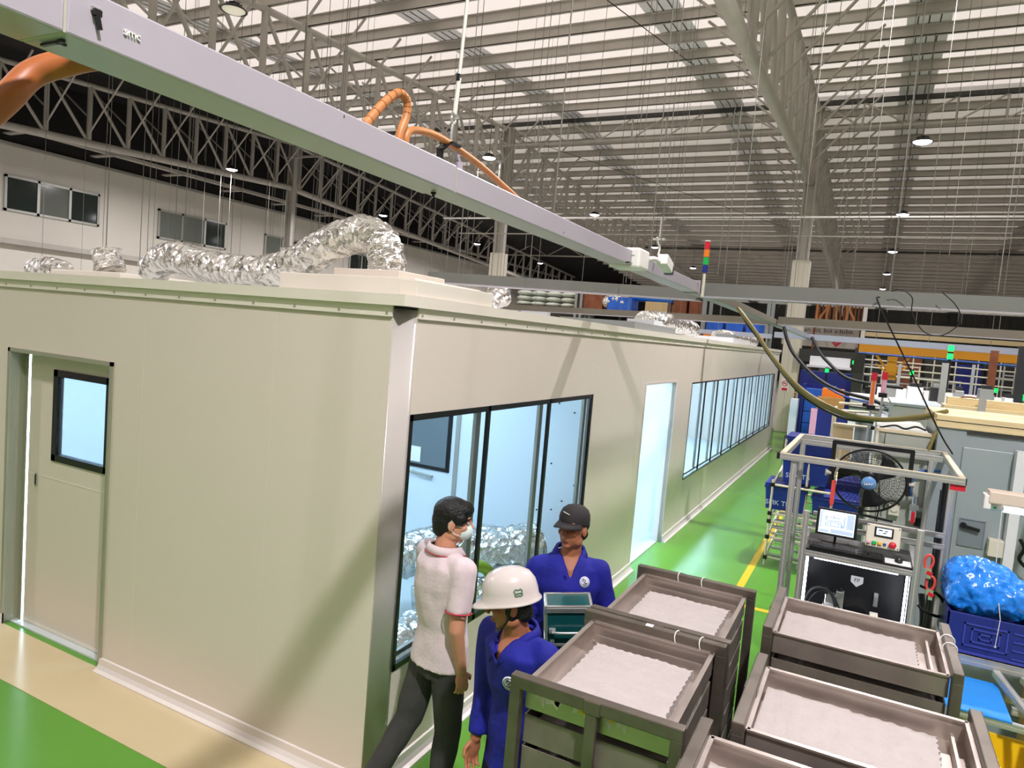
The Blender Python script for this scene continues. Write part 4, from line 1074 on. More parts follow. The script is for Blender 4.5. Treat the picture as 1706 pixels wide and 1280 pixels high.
# the case
def case():
    t = thing('tool_case', 'dark teal aluminium edged case held by the worker in the black cap', 'case', (0,0,0))
    w, d, h = .25, .15, .228
    mb = MB().box((0,0,0), (w-.012, d-.012, h-.012)); obj('case_panel', mb, M['teal'], t)
    ed = MB(); s_ = .016
    for sy in (-1, 1):
        for sz in (-1, 1): ed.box((0, sy*(d/2-s_/2), sz*(h/2-s_/2)), (w, s_, s_))
    for sx in (-1, 1):
        for sz in (-1, 1): ed.box((sx*(w/2-s_/2), 0, sz*(h/2-s_/2)), (s_, d, s_))
        for sy in (-1, 1): ed.box((sx*(w/2-s_/2), sy*(d/2-s_/2), 0), (s_, s_, h))
    obj('edge_frame', ed, M['chrome'], t, bevel=.003)
    obj('lid_band', MB().box((0, d/2-.002, h/2-.022), (w, .012, .024)).box((0, -d/2+.002, h/2-.022), (w, .012, .024)), M['chrome'], t)
    hd = MB().tube(smooth_path([(-.085,d/2+.004,-.022),(-.075,d/2+.022,-.022),(0,d/2+.026,-.022),(.075,d/2+.022,-.022),(.085,d/2+.004,-.022)], 5), .008, 8)
    hh = obj('handle', hd, M['chrome'], t)
    for sx in (-1, 1): obj('handle_mount', MB().box((sx*.085, d/2+.004, -.020), (.034, .014, .028)), M['alup'], hh, bevel=.003)
    for sx in (-1, 1): obj('latch', MB().box((sx*.085, d/2+.003, -.085), (.022, .008, .030)), M['chrome'], t, bevel=.002)
    return t
t = case()
Mx = Matrix.Translation((.835, .605, 0)) @ Matrix.Rotation(math.atan2(-.45, -.89), 4, 'Z') @ Matrix.Translation((.012, .285, 1.145)) @ Matrix.Rotation(.09, 4, 'Y') @ Matrix.Rotation(-.14, 4, 'X')
t.matrix_world = Mx

# ---- the worker in the white helmet, bending forward
J = joints(pel=(0,-.04,.87), waist=(0,-.03,1.01), chest=(0,.0,1.19), neck=(0,.03,1.352), head=(.01,.085,1.487),
           shR=(.176,.03,1.285), elR=(.200,.035,1.02), wrR=(.165,.09,.785), shL=(-.170,.0,1.29), elL=(-.165,-.075,1.03), wrL=(-.15,.02,.80),
           hipR=(.088,-.04,.82), knR=(.10,.02,.45), anR=(.11,-.04,.09), toeR=(.14,.11,.04),
           hipL=(-.088,-.04,.82), knL=(-.10,.0,.45), anL=(-.11,-.10,.09), toeL=(-.13,.05,.04))
HR = rot_head(-.62, -.16, .05)
t = person('person in a white helmet and royal blue shirt, looking down beside the tray trolley', None, 0, J,
           [(J['wrR'], (.0,.2,-1), (-1,.1,0), (.1,1,.1), .45), (J['wrL'], (.0,.3,-1), (1,.1,0), (-.1,1,.1), .45)], HR, M['skin'])
HC = J['head']
m = MB(); e = lambda c, r: m.ell(HC+HR @ V(c), r, HR, 20)
e((0,-.03,.025), (.080,.083,.07)); e((0,-.055,-.04), (.070,.05,.05)); e((.05,.0,-.02), (.026,.03,.05)); e((-.05,.0,-.02), (.026,.03,.05))
me = fuse('hair', m, .007, 3, .004, 34, None, 1); me.materials.append(M['hair']); lk('hair', me, t)
prof = [(.133,-.010),(.129,-.004),(.121,.006),(.119,.04),(.111,.078),(.090,.110),(.056,.129),(.02,.136),(0,.137)]
mb = MB(); vs = []; n = 40; P = len(prof)
for i in range(n):
    a = 2*PI*i/n
    for k, (r, z) in enumerate(prof):
        ext = (.034*max(0, math.sin(a))**3 if k == 0 else .026*max(0, math.sin(a))**3 if k == 1 else 0)
        vs.append(HC+HR @ (V((0,-.006,.028))+V((r*.86*math.cos(a), (r+ext)*1.06*math.sin(a), z-(.016*max(0, math.sin(a))**3 if k < 2 else 0)))))
mb.add(vs, [(i*P+k, ((i+1) % n)*P+k, ((i+1) % n)*P+k+1, i*P+k+1) for i in range(n) for k in range(P-1)], True)
hl = obj('helmet', mb, M['helmet'], t); sd = hl.modifiers.new('solid', 'SOLIDIFY'); sd.thickness = .004
# green print on the side of the helmet
def hpt(a, z, k=1.012):
    import bisect
    zs = [p[1] for p in prof]; i = max(0, min(len(zs)-2, bisect.bisect(zs, z)-1)); f = (z-zs[i])/(zs[i+1]-zs[i]); r = (prof[i][0]*(1-f)+prof[i+1][0]*f)*k
    return HC+HR @ (V((0,-.006,.028))+V((r*.86*math.cos(a), r*1.06*math.sin(a), z)))
m2 = MB()
LC = math.radians(-28+180+0)
ca = math.radians(194)
for pts in ([(-.16,.052),(-.10,.062),(0,.058),(.10,.062),(.16,.052)], [(-.13,.042),(0,.046),(.13,.042)], [(-.10,.032),(0,.036),(.10,.032)], [(-.12,.05),(-.13,.035)], [(.12,.05),(.13,.035)]):
    m2.tube([hpt(ca+a, z) for a, z in pts], .0032, 6)
obj('helmet_print', m2, M['logo_g'], hl)
obj('chin_strap', MB().tube([HC+HR @ V(p) for p in ((.082,.0,.02),(.078,.02,-.05),(.05,.055,-.10),(0,.07,-.115),(-.05,.055,-.10),(-.078,.02,-.05),(-.082,.0,.02))], .005, 6), M['black'], hl)
trousers(t, J, M['navycloth'], .92)
sh = shirt(t, J, M['bluecloth'], .69, 'long', lambda c: (c.z > 1.350 and (c.x**2+(c.y-.03)**2) < .0078) or (c.y > .05 and c.z > 1.225 and abs(c.x) < (c.z-1.225)*.42), 'work_shirt')
collar(sh, J['neck'], M['bluecloth'], .10, 'collar', r=(.074,.072))
bpos, bn = on_front(sh, -.078, 1.165); badge(sh, bpos, bn, .034)
shoes(t, J, M['sole'])
t.location = (.985, -.285, 0); t.rotation_euler = (0, 0, math.atan2(.39, -.92)); t.scale = (.975,)*3
# ================================================================== TEST BENCH AND NEAR MACHINES
def prof_bar(m, a, b, w=.03):
    """slotted aluminium profile"""
    m.bar(a, b, w, w)
    a = V(a); b = V(b); d = (b-a).normalized(); u = d.orthogonal().normalized(); v = d.cross(u)
    return m
def alu(name, a, b, w, parent, m_='alup', dark=True):
    o = obj(name, MB().bar(a, b, w, w), M[m_], parent)
    a = V(a); b = V(b); d = (b-a).normalized()
    up = V((0,0,1)) if abs(d.z) < .95 else V((1,0,0))
    x = d.cross(up).normalized(); y = x.cross(d)
    g = MB()
    for n_ in (x, -x, y, -y):
        c = (a+b)/2+n_*(w/2); L = (b-a).length
        t_ = n_.cross(d)
        g.bar(c-d*L/2+d*.004, c+d*L/2-d*.004, .007 if abs(n_.dot(x)) < .5 else .0012, .0012 if abs(n_.dot(x)) < .5 else .007, up=y)
    obj('profile_slot', g, M['steel'], o)
    return o
t = thing('test_bench', 'aluminium framed test bench with open black work cell and keyboard shelf', 'bench', (2.29, 1.75, 0))
for x, y, h in ((1.982,1.52,1.70), (2.583,1.52,1.70), (1.982,1.97,1.5), (2.583,1.97,1.5)): alu('bench_post', (x,y,0), (x,y,h), .032, t)
for a, b in (((1.998,1.52,1.445),(2.567,1.52,1.445)), ((1.998,1.97,1.445),(2.567,1.97,1.445)), ((1.982,1.536,1.43),(1.982,1.954,1.43)), ((2.583,1.536,1.43),(2.583,1.954,1.43)),
             ((1.998,1.52,.93),(2.567,1.52,.93)), ((1.998,1.97,1.60),(2.745,1.97,1.60)), ((1.998,1.97,1.53),(2.75,1.97,1.53)), ((1.998,1.52,.12),(2.567,1.52,.12))): alu('cross_bar', a, b, .03, t)
obj('shelf_board', MB().b2(1.995, 2.57, 1.53, 1.96, 1.462, 1.472), M['blackp'], t)
obj('cell_back', MB().b2(1.998, 2.567, 1.955, 1.965, .95, 1.43), M['blackp'], t)
obj('cell_side', MB().b2(1.999, 2.004, 1.535, 1.955, .95, 1.43), M['blackp'], t)
obj('cell_side', MB().b2(2.561, 2.566, 1.535, 1.955, .95, 1.43), M['blackp'], t)
obj('cell_floor', MB().b2(1.998, 2.567, 1.535, 1.955, .945, .96), M['alup'], t)
obj('lower_panel', MB().b2(1.998, 2.567, 1.53, 1.54, .14, .91), M['mgrey'], t)
pl = obj('direction_plate', MB().prism([(2.264,1.9535,1.245),(2.264,1.9535,1.205),(2.300,1.9535,1.175),(2.336,1.9535,1.205),(2.336,1.9535,1.245)], (0,-.002,0)), M['white'], t)
text('lettering', 'FP', .036, M['ink'], (2.30,1.9508,1.218), (1,0,0), (0,0,1), pl)
# fixtures in the cell
fx = obj('fixture_block', MB().b2(2.12,2.21,1.70,1.80,.96,1.10).b2(2.13,2.20,1.72,1.78,1.10,1.16).b2(2.19,2.235,1.72,1.76,.96,1.19), M['chrome'], t, bevel=.003)
obj('connector', MB().b2(2.14,2.17,1.69,1.70,1.02,1.07).cyl((2.21,1.74,1.16),(2.21,1.74,1.21),.012,n=8).b2(2.125,2.145,1.71,1.73,1.16,1.20), M['blackp'], fx)
obj('fixture_plate', MB().b2(2.24,2.40,1.62,1.85,.96,1.00), M['white'], t, bevel=.003)
obj('fixture_tower', MB().b2(2.385,2.43,1.68,1.76,.96,1.10), M['offw'], t, bevel=.003)
cv = obj('valve_block', MB().b2(2.44,2.54,1.58,1.68,.96,1.03).b2(2.455,2.475,1.575,1.58,.985,1.02).b2(2.5,2.52,1.575,1.58,.985,1.02), M['alup'], t, bevel=.003)
obj('hose_loop', MB().tube(smooth_path([(2.03,1.72,.98),(2.015,1.70,1.08),(2.04,1.68,1.17),(2.10,1.68,1.205),(2.16,1.69,1.18),(2.19,1.70,1.11),(2.20,1.70,1.05)], 6), .010, 8).tube(smooth_path([(2.05,1.74,.98),(2.03,1.72,1.06),(2.06,1.70,1.14),(2.11,1.70,1.185),(2.17,1.70,1.17),(2.215,1.71,1.09)], 6), .007, 8), M['black'], t)
obj('cable', MB().tube(smooth_path([(2.25,1.86,1.06),(2.30,1.87,1.085),(2.36,1.86,1.075),(2.40,1.84,1.03)], 6), .005, 6), M['black'], t)
ld = obj('cell_fill_light', MB().b2(2.05,2.5,1.56,1.58,1.41,1.425), mat('cell_fill_glow','#ffffff',.3,emit=22,ecol='#eef2ff'), t)  # glowing bar added to brighten the dark work cell
obj('camera_mount', MB().tube([(2.21,1.90,1.405),(2.26,1.90,1.37),(2.29,1.90,1.35)], .006, 6).tube([(2.31,1.90,1.352),(2.37,1.90,1.365),(2.40,1.90,1.375)], .005, 6).b2(2.39,2.42,1.885,1.915,1.365,1.39), M['chrome'], t)
obj('camera_head', MB().b2(2.275,2.325,1.87,1.92,1.35,1.375), M['orange'], t); obj('camera_lens', MB().b2(2.278,2.322,1.872,1.918,1.335,1.35), M['white'], t)
for x, z0, z1 in ((2.012,.98,1.40),(2.55,.98,1.40)): obj('strip_light', MB().b2(x-.005,x+.005,1.60,1.612,z0,z1), mat('cell_strip_light','#ffffff',.3,emit=24.0,ecol='#eef2ff'), t)
obj('inner_reflector', MB().b2(2.405,2.43,1.93,1.95,1.08,1.17), M['chrome'], t)
# monitor, keyboard, mouse, control box
t = thing('monitor', 'small black monitor showing a technical drawing on the bench shelf', 'monitor', (2.15,1.75,1.472))
Rm = Matrix.Rotation(-.16, 3, 'X')
mb = MB().box((2.148,1.72,1.614), (.232,.022,.168), Rm); mon = obj('monitor_case', mb, M['blackp'], t, bevel=.004)
def mp(x, z, d=.0118): return V((2.148,1.72,1.614))+Rm @ V((x,-d,z))
sc = obj('screen', MB().add([mp(-.100,-.070),mp(.100,-.070),mp(.100,.070),mp(-.100,.070)], [(0,1,2,3)]), M['screen'], t)
L = MB()
def sl(a, b, w=.0016):
    a = mp(*a, .0122); b = mp(*b, .0122); L.tube([a, b], w, 4)
for a, b in (((-.062,.045),(-.062,-.02)),((-.066,-.022),(.045,-.022)),((.045,.048),(.045,-.02)),((.04,.04),(.04,-.02)),((-.05,.0),(-.03,.012)),((-.03,.012),(.018,.012)),((.018,.012),(.026,-.002)),((.026,-.002),(.026,-.02)),((-.05,.0),(-.05,-.02)),
             ((-.035,-.018),(-.035,.002)),((-.035,.002),(.012,.002)),((.012,.002),(.012,-.018)),((-.02,.05),(-.02,.02)),((-.066,.03),(.02,.03)),((-.055,.02),(-.055,-.01)),((.03,.0),(.03,-.02)),((.034,-.01),(.034,-.02))): sl(a, b)
obj('drawing_lines', L, M['scr_line'], sc)
G = MB()
for x0, x1, z0, z1 in ((.055,.096,-.03,.062),(-.03,.096,-.066,-.04),(-.096,-.04,-.066,-.05),(-.096,-.085,-.04,.06)): G.add([mp(x0,z0,.0120),mp(x1,z0,.0120),mp(x1,z1,.0120),mp(x0,z1,.0120)], [(0,1,2,3)])
obj('screen_panels', G, M['scr_grey'], sc)
obj('stand_neck', MB().bar((2.148,1.745,1.475),(2.148,1.735,1.57),.05,.015), M['blackp'], t); obj('stand_base', MB().b2(2.07,2.23,1.70,1.82,1.472,1.482), M['blackp'], t, bevel=.003)
t = thing('keyboard', 'black full size keyboard on the bench shelf below the monitor', 'keyboard', (2.2,1.60,1.472))
Rk = Matrix.Rotation(.0, 3, 'Z'); obj('keyboard_case', MB().box((2.215,1.605,1.481), (.40,.125,.018)), M['blackp'], t, bevel=.003)
kk = MB()
for i in range(15):
    for j in range(5): kk.box((2.028+.0165*i, 1.562+.0195*j, 1.4925), (.0145,.0165,.007))
for i in range(3):
    for j in range(5):
        if j in (0, 1, 3, 4): kk.box((2.288+.0165*i, 1.562+.0195*j, 1.4925), (.0145,.0165,.007))
for i in range(4):
    for j in range(5): kk.box((2.347+.0165*i, 1.562+.0195*j, 1.4925), (.0145,.0165,.007))
tag(obj('key_field', kk, mat('dark_keys', '#2c2b2c', .45), t), kind='stuff')
t = thing('computer_mouse', 'black computer mouse on a white pad at the right end of the shelf', 'mouse', (2.5,1.60,1.474))
obj('mouse_shell', MB().ell((2.497,1.605,1.482), (.022,.036,.018)), M['blackp'], t); obj('wheel', MB().cyl((2.494,1.584,1.496),(2.500,1.584,1.496),.006,n=10), M['mgrey'], t)
o = obj('mouse_pad', MB().b2(2.425,2.56,1.545,1.66,1.472,1.474), M['paper']); tag(o, 'white mouse pad under the black mouse', 'mouse pad')
t = thing('control_box', 'cream control box with small display and coloured push buttons on the bench', 'control box', (2.405,1.68,1.472))
Rb = Matrix.Rotation(-.22, 3, 'X'); CB = V((2.405,1.70,1.585))
def bp(x, z, d): return CB+Rb @ V((x,-.045-d,z))
obj('box_body', MB().box(CB, (.182,.09,.135), Rb), M['offw'], t, bevel=.006)
dd = obj('display_bezel', MB().box(bp(.002,.026,.003), (.100,.008,.058), Rb), M['blackp'], t, bevel=.002)
obj('display', MB().box(bp(.002,.027,.0075), (.080,.002,.040), Rb), M['screen'], dd)
obj('display_text', MB().box(bp(-.016,.035,.009), (.022,.001,.007), Rb).box(bp(.014,.034,.009), (.016,.001,.006), Rb).box(bp(-.02,.018,.009), (.012,.001,.004), Rb).box(bp(.006,.022,.009), (.02,.001,.006), Rb), M['ink'], dd)
for x, mm, r in ((-.072,'pinkish',.010),(-.044,'green',.012),(-.014,'amber',.011),(.012,'bluebtn',.008)):
    obj('push_button', MB().box(bp(x,-.042,.006), (2*r,.014,1.6*r), Rb), M[mm], t, bevel=.002)
es = MB(); Re = Rb @ Matrix.Rotation(PI/2, 3, 'X'); es.lathe([(0,.03),(.016,.029),(.020,.022),(.019,.014),(.012,.012),(.012,0)], bp(.052,-.040,0), 18, Re); obj('emergency_button', es, M['red'], t)
sc_ = MB()
for x, z in ((-.082,.058),(.082,.058),(-.082,-.058),(.082,-.058)): sc_.ell(bp(x, z, 0), (.004,.004,.004), None, 8)
obj('corner_screw', sc_, M['steel_dk'], t)
# tall outer frame
t = thing('canopy_frame', 'tall aluminium canopy frame with cream caps standing around the test bench', 'frame', (2.28, 2.2, 0))
for a, b, w in (((1.875,1.60,0),(1.875,1.60,1.98),.036),((2.765,2.2,0),(2.765,2.2,1.98),.045),((1.83,2.86,0),(1.83,2.86,1.98),.036),((2.70,2.86,0),(2.70,2.86,1.98),.036)): alu('frame_post', a, b, w, t)
zt = 2.0
for a, b in (((1.79,1.585,zt),(2.77,1.60,zt)),((1.80,2.90,zt),(2.79,2.93,zt)),((1.803,1.60,zt),(1.812,2.89,zt)),((2.757,1.62,zt),(2.777,2.915,zt)),((1.84,2.55,zt),(2.74,2.58,zt))): alu('top_rail', a, b, .036, t)
cc = MB()
cc.bar((1.79,1.585,2.0195),(2.77,1.60,2.0195),.03,.003).bar((1.80,2.90,2.0195),(2.79,2.93,2.0195),.03,.003).bar((1.803,1.60,2.0195),(1.812,2.89,2.0195),.03,.003).bar((2.757,1.62,2.0195),(2.777,2.915,2.0195),.03,.003)
obj('rail_cover', cc, M['creamp'], t)
obj('end_cap', MB().b2(1.772,1.79,1.568,1.604,1.982,2.02).b2(2.77,2.776,1.582,1.618,1.982,2.02), M['blackp'], t)
obj('red_label', MB().b2(2.70,2.775,1.595,1.597,1.945,1.978), M['red'], t)
obj('cable_bundle', MB().tube([(2.74,2.16,.2),(2.735,2.17,1.9)], .018, 8).tube([(2.72,2.18,.2),(2.722,2.18,1.85)], .012, 6), M['blackp'], t)
# industrial fan
t = thing('industrial_fan', 'black industrial fan with wire guard and blue badge hung under the canopy frame', 'fan', (2.30,2.0,1.86))
FC = V((2.30,2.02,1.862)); Rf = Matrix.Rotation(PI/2+.22, 3, 'X') @ Matrix.Rotation(.0, 3, 'Y')
def fp(r, a, z): return FC+Rf @ V((r*math.cos(a), r*math.sin(a), z))
g = MB()
g.tube([fp(.212, 2*PI*i/40, 0) for i in range(40)], .007, 6, closed=True)
for rr in [.05+.0135*i for i in range(12)]: g.tube([fp(rr, 2*PI*i/36, .035*(1-(rr/.212)**2)+.012) for i in range(36)], .0011, 4, closed=True)
gb = obj('front_guard', g, M['blackp'], t)
g = MB()
for i in range(48):
    a = 2*PI*i/48; g.tube([fp(.045, a, .048), fp(.13, a+.12, .038), fp(.212, a+.2, .0)], .0012, 4)
obj('guard_spokes', g, M['blackp'], t)
g = MB()
for i in range(48):
    a = 2*PI*i/48; g.tube([fp(.06, a, -.075), fp(.16, a, -.07), fp(.212, a, 0)], .0012, 4)
for rr in (.09,.12,.15,.18): g.tube([fp(rr, 2*PI*i/30, -.073) for i in range(30)], .0012, 4, closed=True)
obj('rear_guard', g, M['blackp'], t)
for k in range(3):
    b0 = 2*PI*k/3+.5; vs = []
    for i in range(7):
        r = .035+.155*i/6
        for q, s_ in enumerate((-1, 0, 1)): vs.append(fp(r, b0+s_*(.55-.12*i/6)*(.5+.5*i/6)+.35*i/6, -.022*s_-.02))
    o = obj('fan_blade', MB().add(vs, [(i*3+q, i*3+q+1, i*3+q+4, i*3+q+3) for i in range(6) for q in range(2)], True), M['mdark'], t); sd = o.modifiers.new('s', 'SOLIDIFY'); sd.thickness = .002
obj('motor', MB().lathe([(0,-.02),(.045,-.02),(.06,-.05),(.062,-.13),(.045,-.16),(0,-.165)], FC, 20, Rf), M['blackp'], t)
bd = obj('hub_badge', MB().lathe([(0,.056),(.040,.054),(.044,.048),(.044,.04)], FC, 24, Rf), mat('fan_badge_blue', '#6f9fd8', .35), t)
def bq(x, y): return FC+Rf @ V((x, y, .0562))
obj('badge_script', MB().tube(smooth_path([bq(-.026,.010),bq(-.024,-.008),bq(-.014,-.008),bq(-.010,.003),bq(-.008,-.007),bq(.0,-.006),bq(.002,.004),bq(.006,-.006),bq(.012,.004),bq(.016,-.006),bq(.026,.010)], 4), .0022, 5), M['white'], bd)
obj('swing_frame', MB().bar((2.075,2.03,1.80),(2.075,2.03,2.09),.018,.026).bar((2.525,2.03,1.80),(2.525,2.03,2.09),.018,.026).bar((2.066,2.03,2.085),(2.534,2.03,2.085),.024,.026), M['blackp'], t)
for x, s_ in ((2.075,-1),(2.525,1)): obj('clamp_knob', MB().cyl((x,2.03,1.875),(x+s_*.03,2.03,1.875),.014,n=10).cyl((x+s_*.03,2.03,1.855),(x+s_*.03,2.03,1.895),.007,n=8), M['steel'], t)
obj('lower_arm', MB().bar((2.26,2.0,1.64),(2.46,2.02,1.625),.02,.014).bar((2.27,2.0,1.64),(2.275,2.0,1.69),.014,.03), M['blackp'], t)
obj('power_cord', MB().tube(smooth_path([(2.36,1.97,1.84),(2.375,1.96,1.74),(2.37,1.98,1.64),(2.375,2.0,1.55)], 5), .004, 6), M['black'], t)
o = obj('red_stand_bar', MB().b2(2.085,2.11,2.02,2.05,1.672,1.83).b2(2.09,2.105,2.025,2.045,1.655,1.672), M['pinkred']); tag(o, 'red upright bar between the fan and the blue crates', 'bar')
# hand clamps hanging at the bench corner
for k, (z, x) in enumerate(((1.525,2.645),(1.405,2.665))):
    tt = thing('hand_clamp', ('upper' if k == 0 else 'lower')+' red handled clamp hanging beside the right bench post', 'clamp', (x,1.56,z))
    obj('handle', MB().tube(smooth_path([(x-.012,1.56,z-.05),(x-.022,1.56,z-.015),(x-.018,1.56,z+.022),(x,1.56,z+.036),(x+.016,1.56,z+.02),(x+.018,1.56,z-.012),(x+.006,1.56,z-.045)], 5), .0075, 8), M['pinkred'], tt)
    obj('jaw', MB().box((x-.002,1.555,z-.055),(.035,.02,.03)).box((x+.004,1.55,z-.08),(.02,.02,.03)), M['chrome'], tt)
    obj('grip_tab', MB().box((x+.005,1.545,z-.065),(.028,.012,.022), Matrix.Rotation(.4, 3, 'Y')), M['red'], tt)
o = obj('air_line', MB().tube(smooth_path([(2.62,1.62,1.36),(2.70,1.60,1.34),(2.75,1.62,1.28),(2.74,1.64,1.20),(2.66,1.6,1.22),(2.62,1.6,1.25)], 6), .009, 8), M['black']); tag(o, 'black air line looping below the red clamps', 'hose')
# machine cabinets
t = thing('machine_cabinet', 'grey green machine cabinet right behind the fan with regulators on it', 'cabinet', (2.5,3.6,0))
obj('cabinet_body', MB().b2(2.33,2.69,3.0,4.3,0,2.12), M['cab'], t, bevel=.006)
obj('top_edge', MB().b2(2.32,2.70,2.985,3.01,2.11,2.135), M['creamp'], t); obj('top_clutter', MB().tube(smooth_path([(2.35,3.1,2.13),(2.45,3.2,2.15),(2.52,3.1,2.14),(2.6,3.3,2.15),(2.66,3.2,2.14)], 6), .008, 8), M['black'], t); obj('corner_post', MB().b2(2.325,2.345,2.985,3.0,0,2.12), M['offw'], t); obj('seam', MB().b2(2.385,2.39,2.997,3.0,.0,2.1), M['steel_dk'], t)
t = thing('air_regulator', 'air filter regulator with red label on the grey green cabinet', 'regulator', (2.66,2.95,1.45))
obj('regulator_body', MB().cyl((2.63,2.95,1.47),(2.63,2.95,1.56),.028,n=12).b2(2.60,2.66,2.92,2.99,1.56,1.60).b2(2.66,2.72,2.93,2.98,1.55,1.585).cyl((2.63,2.95,1.60),(2.63,2.95,1.66),.022,n=12).cyl((2.70,2.95,1.585),(2.70,2.95,1.62),.018,n=10), M['chrome'], t)
obj('red_label', MB().b2(2.618,2.642,2.915,2.922,1.46,1.545), M['red'], t)
obj('bowl', MB().cyl((2.66,2.95,1.44),(2.66,2.95,1.50),.024,n=10), M['blackp'], t)
obj('supply_tube', MB().tube(smooth_path([(2.60,2.93,1.66),(2.595,2.92,1.78),(2.62,2.92,1.84),(2.70,2.92,1.87),(2.77,2.92,1.875)], 6), .011, 8), mat('blue_air_tube', '#3f6fae', .4), t)
obj('black_tube', MB().tube(smooth_path([(2.73,2.95,1.565),(2.78,2.94,1.55),(2.77,2.94,1.49),(2.72,2.94,1.46)], 6), .010, 8), M['black'], t)
t = thing('air_gauge', 'small cream gauge with black tube on the grey green cabinet', 'gauge', (2.5,2.96,1.5))
obj('gauge_body', MB().b2(2.47,2.54,2.95,3.0,1.49,1.57).cyl((2.505,2.94,1.545),(2.505,2.95,1.545),.028,n=14), M['offw'], t)
obj('gauge_tube', MB().tube(arc((2.49,2.94,1.545), .055, .6, 3.6, 12), .006, 6), M['black'], t)
t = thing('electrical_cabinet', 'blue grey cabinet with recessed lever handle and pale wooden board on top', 'cabinet', (3.2,3.4,0))
obj('cabinet_body', MB().b2(2.72,4.2,2.92,4.0,0,2.2), M['cab2'], t, bevel=.006)
dr = obj('cabinet_door', MB().b2(2.885,3.6,2.905,2.925,.25,2.075), mat('cabinet_door_paint', '#9aa6a8', .4, .1), t, bevel=.004)
rc = obj('handle_recess', MB().b2(2.925,3.075,2.90,2.906,1.37,1.56).b2(2.925,3.075,2.895,2.906,1.365,1.372).b2(2.925,3.075,2.895,2.906,1.558,1.565).b2(2.92,2.927,2.895,2.906,1.365,1.565).b2(3.073,3.08,2.895,2.906,1.365,1.565), mat('recess_grey', '#7d878c', .45), dr)
obj('lever_handle', MB().cyl((2.945,2.905,1.515),(2.945,2.875,1.515),.021,n=14).bar((2.945,2.875,1.512),(3.045,2.875,1.497),.014,.022), M['blackp'], rc)
obj('top_board', MB().b2(2.70,4.25,2.90,4.0,2.2,2.29), M['wood'], t, bevel=.004); obj('board_groove', MB().b2(2.695,4.25,2.897,2.90,2.247,2.252), M['ink'], t)
obj('dark_lip', MB().b2(2.9,4.2,2.905,2.92,2.17,2.19), M['steel_dk'], t)
t = thing('cable_guide', 'narrow cream cable guide at the right side of the blue grey cabinet', 'cable guide', (3.3, 2.85, 0))
obj('guide_channel', MB().b2(3.19,3.25,2.80,2.90,1.05,2.1), M['mwhite'], t); obj('cable_tail', MB().tube(smooth_path([(3.27,2.8,1.5),(3.30,2.8,1.44),(3.28,2.8,1.36),(3.34,2.8,1.3)], 5), .012, 8), M['black'], t)
o = obj('terminal_box', MB().b2(3.10,3.19,2.82,2.90,1.34,1.46), M['offw'], bevel=.004); tag(o, 'small cream box fixed on the blue grey cabinet', 'box')
# task light
t = thing('task_light', 'pale tube light fitting lit over the blue bag, with pull string', 'light', (3.1,1.62,1.86))
obj('light_housing', MB().b2(2.885,3.5,1.57,1.68,1.905,1.975), mat('beige_light_housing', '#d9c8b8', .5), t, bevel=.008)
obj('end_cap', MB().b2(2.865,2.90,1.575,1.675,1.87,1.95), M['white'], t, bevel=.006)
obj('light_tube', MB().cyl((2.965,1.62,1.878),(3.5,1.62,1.878),.017,n=14), M['tube'], t); obj('tube_socket', MB().cyl((2.90,1.62,1.882),(2.965,1.62,1.882),.018,n=14).b2(2.915,2.93,1.60,1.605,1.875,1.888,1), [M['white'], M['green']], t)
obj('light_arm', MB().bar((3.35,1.68,1.94),(3.35,2.9,1.94),.03,.03), M['alup'], t)
obj('pull_string', MB().tube([(2.955,1.6,1.87),(2.957,1.57,1.56)], .0022, 5).tube([(2.957,1.57,1.56),(2.96,1.28,1.36),(2.952,1.27,1.215)], .0018, 5).lathe([(0,.012),(.006,.0),(0,-.006)], (2.952,1.27,1.215), 10), M['wire_w'], t)
# crate with bag on the aluminium table
t = thing('conveyor_table', 'aluminium profile roller table at the right edge holding the navy crate', 'table', (3.2,1.2,0))
for y in (1.35,1.75): alu('table_rail', (2.78,y,1.09), (3.9,y,1.09), .04, t)
for x in (2.80,3.2,3.6): alu('table_rail', (x,1.37,1.09), (x,1.73,1.09), .035, t)
for x, y in ((2.81,1.75),(3.75,1.35),(3.75,1.75)): alu('table_leg', (x,y,0), (x,y,1.07), .04, t)
for a, b in (((2.75,.90,.985),(3.9,.86,.985)),((3.01,1.22,.985),(3.9,1.2,.985)),((3.02,1.08,.985),(3.9,1.06,.985)),((2.98,1.33,1.06),(3.16,.72,.96)),((3.10,1.33,1.06),(3.32,.72,.96))): alu('side_rail', a, b, .032, t)
for x in (2.80, 3.7): alu('table_leg', (x,.92,0), (x,.92,.965), .036, t)
o = obj('blue_board', MB().b2(2.70,2.99,.875,1.31,1.003,1.011), M['bluesheet']); tag(o, 'bright blue plastic board lying on the table rails', 'board')
o = obj('blue_board', MB().b2(3.12,3.5,.92,1.03,1.004,1.010), M['bluesheet']); tag(o, 'small blue plastic board at the right edge of the view', 'board')
t = thing('plastic_crate', 'navy plastic crate with ribbed front under the blue film bag', 'crate', (2.93,1.55,1.11))
obj('crate_body', MB().b2(2.74,3.12,1.36,1.76,1.112,1.125).b2(2.74,3.12,1.36,1.375,1.112,1.33).b2(2.74,3.12,1.745,1.76,1.112,1.33).b2(2.74,2.755,1.36,1.76,1.112,1.33).b2(3.105,3.12,1.36,1.76,1.112,1.33), M['navy'], t, bevel=.004)
rb = MB()
for (x0,x1,z0,z1) in ((2.82,3.02,1.16,1.285),(2.855,2.985,1.185,1.26),(2.89,2.95,1.205,1.24)):
    rb.b2(x0,x1,1.354,1.361,z0,z0+.008).b2(x0,x1,1.354,1.361,z1-.008,z1).b2(x0,x0+.008,1.354,1.361,z0,z1).b2(x1-.008,x1,1.354,1.361,z0,z1)
